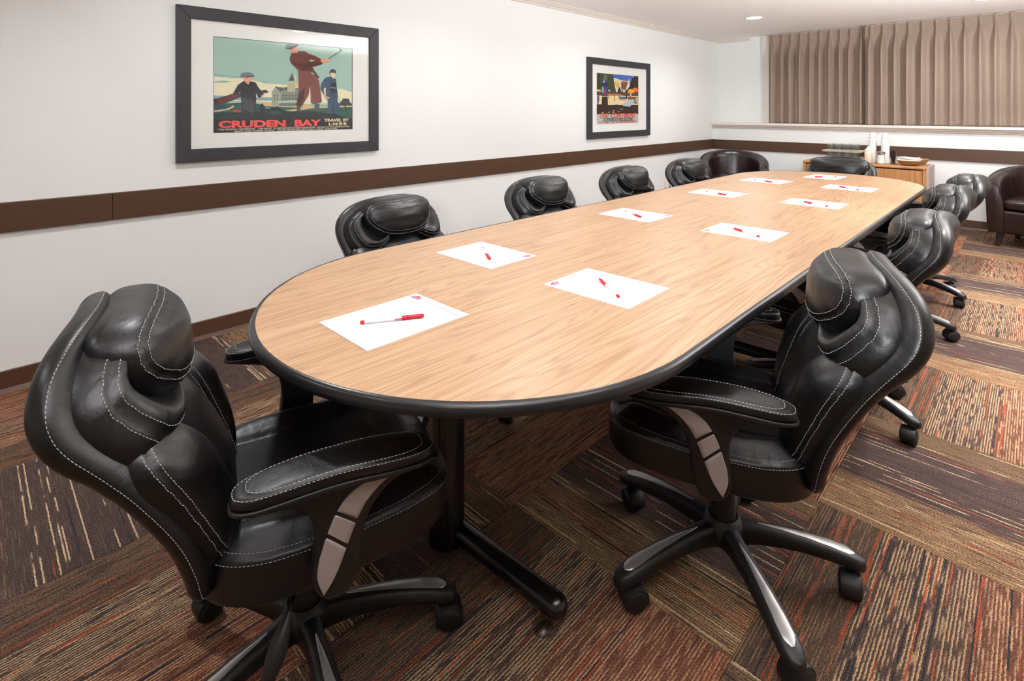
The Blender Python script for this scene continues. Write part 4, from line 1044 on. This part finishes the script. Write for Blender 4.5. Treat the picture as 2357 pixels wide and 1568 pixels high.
# the chair at the far end is another, flatter model
def make_head_chair():
    t = copy_tree(ch0)
    for c in t.children: c.location = (0, 0, 0); c.rotation_euler = (0, 0, 0)
    return t
hc = make_head_chair(); hc.name = 'office_chair'
place_chair(hc, -1.22, 4.90, 268, 40, 'black leather office chair alone at the far table end, in front of the oak cabinet', GR, .075, 12)
for ch in hc.children:
    if ch.name.split('.')[0] == 'headrest': ch.scale = (1.27, 1, .96); ch.location.z += .030
# ------------------------------------------------------------------ tub armchairs
def make_tub():
    t = thing('tub_armchair', '-', 'armchair')
    W, D = .36, .36
    # plan path (outer face): from the right arm front, round the back, to the left arm front
    path = [(.345, .33), (.36, .15), (.355, 0), (.32, -.15), (.24, -.27), (.12, -.335), (0, -.35)]
    path = path + [(-x, y) for x, y in reversed(path[:-1])]
    pc = crom([Vector(p) for p in path], 6, closed=False)
    n = len(pc)
    def prof(tt, p):
        """cross section of the wall at path position tt in 0..1 (outer -> over the top -> inner)"""
        q = abs(tt-.5)*2; zt = .73 - .15*(q**1.5) - .02*max(0, q-.85)/.15
        th = .085; flare = .05*(1-q*.5)
        return [(-.0, .13), (.0+flare*.1, .2), (flare*.4, .38), (flare*.9, zt-.06), (flare, zt-.02), (flare*.9-.015, zt-.003), (flare*.6-.04, zt), (flare*.4-.07, zt-.008), (flare*.3-.088, zt-.03), (flare*.1-.09, zt-.08), (-.10, .45), (-.11, .38), (-.11, .13)]
    bm = bmesh.new(); rings = []
    for i, p in enumerate(pc):
        a = pc[max(0, i-1)]; b = pc[min(n-1, i+1)]; d = (b-a).normalized(); nr_ = Vector((-d.y, d.x))
        if nr_.dot(p) < 0 and abs(p.x) > .01: nr_ = -nr_
        if abs(p.x) <= .01: nr_ = Vector((0, -1))
        pr = prof(i/(n-1), p); e = min(i, n-1-i); sh = 0
        rings.append([bm.verts.new((p.x+nr_.x*o_, p.y+nr_.y*o_, z)) for o_, z in pr])
    for A, B_ in zip(rings, rings[1:]):
        for k in range(len(A)): bm.faces.new((A[k], A[(k+1) % len(A)], B_[(k+1) % len(A)], B_[k]))
    obj('barrel_back', bm, M['brown_leather'], t, smooth=60)
    for s in (1, -1):                                           # arm front facings with rounded edges
        rr = rings_xy = [(x_, z_) for (x_, z_) in [(s*(.345+o_), z) for o_, z in prof(0, None)]]
        bm = prism(bmesh.new(), rr, .322, .358, 'XZ', bev=.012)
        f_ = obj('arm_front', bm, M['brown_leather'], t, smooth=40)
        tb = bmesh.new(); tube(tb, [(x_, .352, z_) for x_, z_ in rr[1:-1]], .004, 6); obj('piping', tb, M['brown_leather'], f_, smooth=True)
    # vertical seams dividing the inside of the back
    bm = bmesh.new()
    for tt in (.22, .38, .5, .62, .78):
        i = int(tt*(n-1)); p = pc[i]; a = pc[i-1]; b = pc[i+1]; d = (b-a).normalized(); nr_ = Vector((-d.y, d.x))
        if nr_.dot(p) < 0: nr_ = -nr_
        pr = prof(i/(n-1), p)[6:12]
        tube(bm, [(p.x+nr_.x*(o_-.0005), p.y+nr_.y*(o_-.0005), z+.0005) for o_, z in pr], .0022, 6)
    obj('seam', bm, M['brown_leather'], t, smooth=True)
    bm = bx(-.27, .27, .10, .345, .13, .335, bev=.02, seg=3); obj('front_panel', bm, M['brown_leather'], t, smooth=40)
    so = [(.245, 0), (.25, .25), (.23, .33), (0, .345), (-.23, .33), (-.25, .25), (-.245, 0), (-.2, -.17), (0, -.24), (.2, -.17)]
    pad = Pad(so, (0, .08), .05, .05, lambda a, b, h: Vector((a, b, .385+h)), p=5, nth=80, nr=18)
    add_pad('seat_cushion', pad, M['brown_leather'], t)
    for x, y in ((.27, .27), (-.27, .27), (.22, -.22), (-.22, -.22)):
        sx, sy = math.copysign(.02, x), math.copysign(.02, y)
        bm = bmesh.new(); a = [bm.verts.new((x+u*.026, y+v*.026, .14)) for u, v in ((-1, -1), (1, -1), (1, 1), (-1, 1))]; b = [bm.verts.new((x+sx+u*.016, y+sy+v*.016, 0)) for u, v in ((-1, -1), (1, -1), (1, 1), (-1, 1))]
        for k in range(4): bm.faces.new((a[k], a[(k+1) % 4], b[(k+1) % 4], b[k]))
        bm.faces.new(a); bm.faces.new(b[::-1])
        obj('leg', bm, simple('dark_wood_leg', (38, 22, 20), .35) if 'dark_wood_leg' not in bpy.data.materials else bpy.data.materials['dark_wood_leg'], t)
    return t
tub = make_tub(); tub.location = (-2.72, 6.72, 0); tub.rotation_euler = (0, 0, R(-155))
tub['label'] = 'dark brown leather tub armchair in the far wall corner'; tub['group'] = 'brown leather tub armchairs'
tub2 = copy_tree(tub); tub2.location = (.06, 6.86, 0); tub2.rotation_euler = (0, 0, R(172))
tub2['label'] = 'dark brown leather tub armchair against the back wall past the oak cabinet'

# ------------------------------------------------------------------ oak cabinet and what stands on it
CX0, CX1, CY0, CY1, CZ = -1.97, -.80, 6.90, 7.335, .655
cab = thing('oak_cabinet', 'low oak cabinet with rounded top edge standing under the brown wall rail', 'cabinet', (CX0, CY0, 0))
w_, d_ = CX1-CX0, CY1-CY0
obj('cabinet_top', bx(0, w_-.022, -.012, d_, CZ-.028, CZ, bev=.008, seg=3), M['oak_top'], cab)
sd = obj('side_panel', bx(w_-.021, w_, .0, d_, 0, CZ-.001, bev=.002), M['side_panel'], cab); sd['label'] = 'plain beige end panel with screw holes'
bm = bmesh.new()
for yy, zz in ((.05, CZ-.05), (.12, CZ-.02), (.3, CZ-.03)): lathe(bm, [(0, w_+.0006), (.004, w_+.0006), (.004, w_-.001)], 10, (0, yy, zz), 'X')
obj('screw_hole', bm, M['dark'], sd)
obj('side_panel', bx(0, .02, .02, d_, 0, CZ-.029), M['oak_cab'], cab)
obj('back_panel', bx(.02, w_-.022, d_-.012, d_, .02, CZ-.029), M['oak_cab'], cab)
obj('face_stile', bx(w_-.05, w_-.0215, -.002, .02, 0, CZ-.029, bev=.002), M['oak_cab'], cab)
obj('face_stile', bx(0, .03, -.002, .02, 0, CZ-.029, bev=.002), M['oak_cab'], cab)
obj('plinth', bx(.03, w_-.05, .02, .04, 0, .07), M['oak_cab'], cab)
obj('cabinet_floor', bx(.02, w_-.022, .02, d_-.012, .07, .088), M['oak_cab'], cab)
obj('shadow_gap', bx(.03, w_-.05, .012, .02, CZ-.040, CZ-.0285), M['dark'], cab)
dw = (w_-.08-.012)/2
for k in range(2):
    x0 = .033+k*(dw+.006); d0 = obj('door', bx(x0, x0+dw, -.006, .0115, .072, CZ-.040, bev=.005, seg=3), M['oak_cab'], cab)
    hx = x0+dw-.03 if k == 0 else x0+.03
    obj('door_knob', lathe(bmesh.new(), [(0, -.028), (.009, -.027), (.012, -.022), (.006, -.014), (.005, -.006)], 14, (hx, 0, .42), 'Y'), M['black_metal'], d0, smooth=40)

ORD = ['first', 'second', 'third', 'fourth', 'fifth', 'sixth', 'seventh', 'eighth', 'ninth', 'tenth', 'eleventh', 'twelfth', 'thirteenth', 'fourteenth', 'fifteenth', 'sixteenth', 'seventeenth', 'eighteenth', 'nineteenth', 'twentieth', 'twenty first', 'twenty second', 'twenty third']
def cup_profile(): return [(.0, .092), (.0255, .092), (.0265, .091), (.0272, .088), (.0385, .0035), (.0408, .0030), (.0412, .0004), (.0385, -.0005), (.0372, .001), (.0262, .084), (0, .085)]
cup0 = obj('paper_cup', lathe(bmesh.new(), cup_profile(), 20), M['cup'], smooth=40)
for si, (x, y, cnt, lab) in enumerate(((-1.338, 7.19, 23, 'paper cup in the stack behind the cream jar'), (-1.208, 7.13, 23, 'paper cup in the stack behind the sugar shaker'))):
    for k in range(cnt):
        c = cup0 if (si == 0 and k == 0) else cup0.copy()
        if c is not cup0: COL.objects.link(c)
        c.location = (x, y, CZ+.0008+k*.0108); tag(c, lab + ', %s from the top' % ORD[cnt-1-k], 'cup', 'paper cups in the stack %s' % ('behind the cream jar' if si == 0 else 'behind the sugar shaker'))
        if k == cnt-1:
            pr_ = obj('printed_band', lathe(bmesh.new(), [(.0345, .036), (.0338, .0415)], 20), simple('cup_print', (222, 168, 160), .6), c)
t = thing('creamer_jar', 'cream coloured powder jar with a white lid in front of the paper cups', 'jar', (-1.348, 7.04, CZ))
obj('jar_body', lathe(bmesh.new(), [(0, 0), (.036, 0), (.039, .004), (.039, .12), (.034, .132), (0, .132)], 24), M['cream'], t, smooth=40)
obj('lid', lathe(bmesh.new(), [(.036, .132), (.037, .134), (.037, .148), (.030, .152), (.020, .156), (.018, .176), (.010, .180), (0, .18)], 24), M['cup'], t, smooth=40)
t = thing('sugar_shaker', 'glass sugar shaker with a shiny metal lid', 'shaker', (-1.225, 7.00, CZ))
obj('sugar_fill', lathe(bmesh.new(), [(0, .006), (.033, .006), (.033, .10), (0, .104)], 24), M['sugar'], t, smooth=40)
obj('glass_body', lathe(bmesh.new(), [(0, 0), (.039, 0), (.040, .008), (.0365, .02), (.0365, .112)], 24), M['tumbler'], t, smooth=40)
obj('metal_lid', lathe(bmesh.new(), [(.040, .110), (.042, .112), (.042, .124), (.034, .132), (.015, .137), (.013, .142), (0, .142)], 24), M['steel'], t, smooth=40)
t = thing('stirrer_glass', 'clear drinking glass holding dark stir sticks', 'glass', (-1.113, 6.99, CZ))
obj('glass_body', lathe(bmesh.new(), [(0, 0), (.026, 0), (.028, .004), (.036, .10), (.0345, .10), (.0265, .01), (0, .008)], 24), M['tumbler'], t, smooth=40)
rs = random.Random(4); st0 = obj('stir_stick', bx(-.003, .003, -.0007, .0007, 0, .14, bev=.0005, seg=1), M['stick'])
for k in range(22):
    s = st0 if k == 0 else st0.copy()
    if k: COL.objects.link(s)
    a = rs.uniform(0, 6.28); q = rs.uniform(.004, .02) if k > 2 else .023
    tilt = rs.uniform(.0, .12) if k > 2 else .28
    s.location = (-1.113+q*cos(a if k > 2 else 3.0), 6.99+q*.6*sin(a), CZ+.011); s.rotation_euler = (0, (tilt*cos(a) if k > 2 else -tilt*.55), rs.uniform(0, 3))
    if k <= 2: s.location.x = -1.113-.012
    tag(s, 'dark stir stick standing in the clear glass beside the sugar shaker', 'stirrer', 'stir sticks in the glass')
def basket(name, lab, x, y, mt, rx, ry, h, rot=0):
    t = thing(name, lab, 'basket', (x, y, CZ), rot); bm = bmesh.new(); n = 48; rings = []
    for r, z in ((.0, .003), (.45, .003), (.62, .006), (.8, h*.45), (.93, h*.85), (.98, h), (.95, h*1.0), (.88, h*.85), (.76, h*.5), (.58, .010), (0, .009)):
        if r == 0: rings.append([bm.verts.new((0, 0, z))]); continue
        rings.append([bm.verts.new((rx*(r+.012*(-1)**k)*cos(2*pi*k/n), ry*(r+.012*(-1)**k)*sin(2*pi*k/n), z)) for k in range(n)])
    for A, B_ in zip(rings, rings[1:]):
        for k in range(n):
            k2 = (k+1) % n
            if len(A) == 1: bm.faces.new((A[0], B_[k], B_[k2]))
            elif len(B_) == 1: bm.faces.new((A[k], B_[0], A[k2]))
            else: bm.faces.new((A[k], A[k2], B_[k2], B_[k]))
    obj('basket_weave', bm, mt, t, smooth=True)
    obj('rim', tube(bmesh.new(), [(rx*.97*cos(2*pi*k/32), ry*.97*sin(2*pi*k/32), h) for k in range(33)], .0045, 6), mt, t, smooth=True)
    return t
basket('bread_basket', 'oval brown wicker basket in front, filled with white packets', -.975, 7.02, M['wicker'], .115, .085, .05)
basket('bread_basket', 'paler wicker basket set behind the brown one', -.93, 7.22, M['wicker2'], .10, .075, .058)
rs = random.Random(9)
pk0 = obj('sugar_packet', bx(-.03, .03, -.018, .018, 0, .006, bev=.002), M['cloth'])
k = 0
for dx, dy, dz in ((-.04, -.03, 0), (.03, -.03, 0), (0, .03, 0), (-.045, .0, .007), (.04, .01, .007), (0, -.02, .0075)):
    s = pk0 if k == 0 else pk0.copy()
    if k: COL.objects.link(s)
    s.location = (-.975+dx, 7.02+dy, CZ+.028+dz); s.rotation_euler = (rs.uniform(-.06, .06), rs.uniform(-.06, .06), rs.uniform(-.3, .3)); k += 1
    tag(s, 'small white packet lying in the brown wicker basket', 'packet', 'white packets in the basket')
np_ = thing('folded_napkin', 'folded white napkin bundle laid across the wicker basket', 'napkin', (-.985, 7.025, CZ+.046), .05)
for z, dx in ((0, 0), (.0145, .008), (.028, -.004)):
    po_ = [(.1, 0), (.098, .03), (.0, .036), (-.098, .03), (-.1, 0), (-.098, -.03), (0, -.036), (.098, -.03)]
    add_pad('napkin_fold', Pad(po_, (0, 0), .008, .006, lambda a, b, h, z=z, dx=dx: Vector((a+dx, b, .006+z+h+.003*sin(a*40+z*99))), p=4, nth=50, nr=8), M['cloth'], np_)
# two tiers of upturned glasses on trays
def tumbler_mesh(): return lathe(bmesh.new(), [(0, .088), (.026, .088), (.031, .084), (.036, .06), (.0375, .02), (.034, 0), (.0325, 0), (.0355, .02), (.034, .058), (.029, .080), (0, .082)], 20)
cl = thing('folded_towel', 'pale folded towel under the lower tier of glasses', 'towel', (-1.60, 7.115, CZ))
obj('towel_layer', bx(-.19, .19, -.12, .12, 0, .009, bev=.004), M['tray'], cl); obj('towel_layer', bx(-.185, .185, -.115, .118, .0092, .017, bev=.004), M['cloth'], cl)
tray = thing('serving_tray', 'pale serving tray carrying the upper tier of glasses', 'tray', (-1.60, 7.115, CZ+.107))
bm = bmesh.new(); a = [(-.185, -.12), (.185, -.12), (.185, .12), (-.185, .12)]; b = [(-.2, -.135), (.2, -.135), (.2, .135), (-.2, .135)]
rg = [[bm.verts.new((x, y, z)) for x, y in q] for q, z in ((a, 0), (b, .016), ([(x*.985, y*.98) for x, y in b], .0165), ([(x*.99, y*.98) for x, y in a], .004))]
for A, B_ in zip(rg, rg[1:]):
    for k in range(4): bm.faces.new((A[k], A[(k+1) % 4], B_[(k+1) % 4], B_[k]))
bm.faces.new(rg[0][::-1]); bm.faces.new(rg[-1])
obj('tray_board', bm, M['tray'], tray)
g0 = None
for tier, z, lab in ((0, CZ+.0172, 'upturned tumbler under the tray'), (1, CZ+.1115, 'upturned tumbler on the tray')):
    for ix in range(4):
        for iy in range(3):
            if g0 is None: g0 = g = obj('glass_tumbler', tumbler_mesh(), M['tumbler'], smooth=40)
            else: g = g0.copy(); COL.objects.link(g)
            g.location = (-1.60-.124+ix*.081, 7.115-.080+iy*.080, z)
            tag(g, lab + ', %s row, %s from the corner side' % (('front', 'middle', 'rear')[iy], ORD[ix]), 'glass', 'upturned tumblers in the %s tier' % ('upper' if tier else 'lower'))
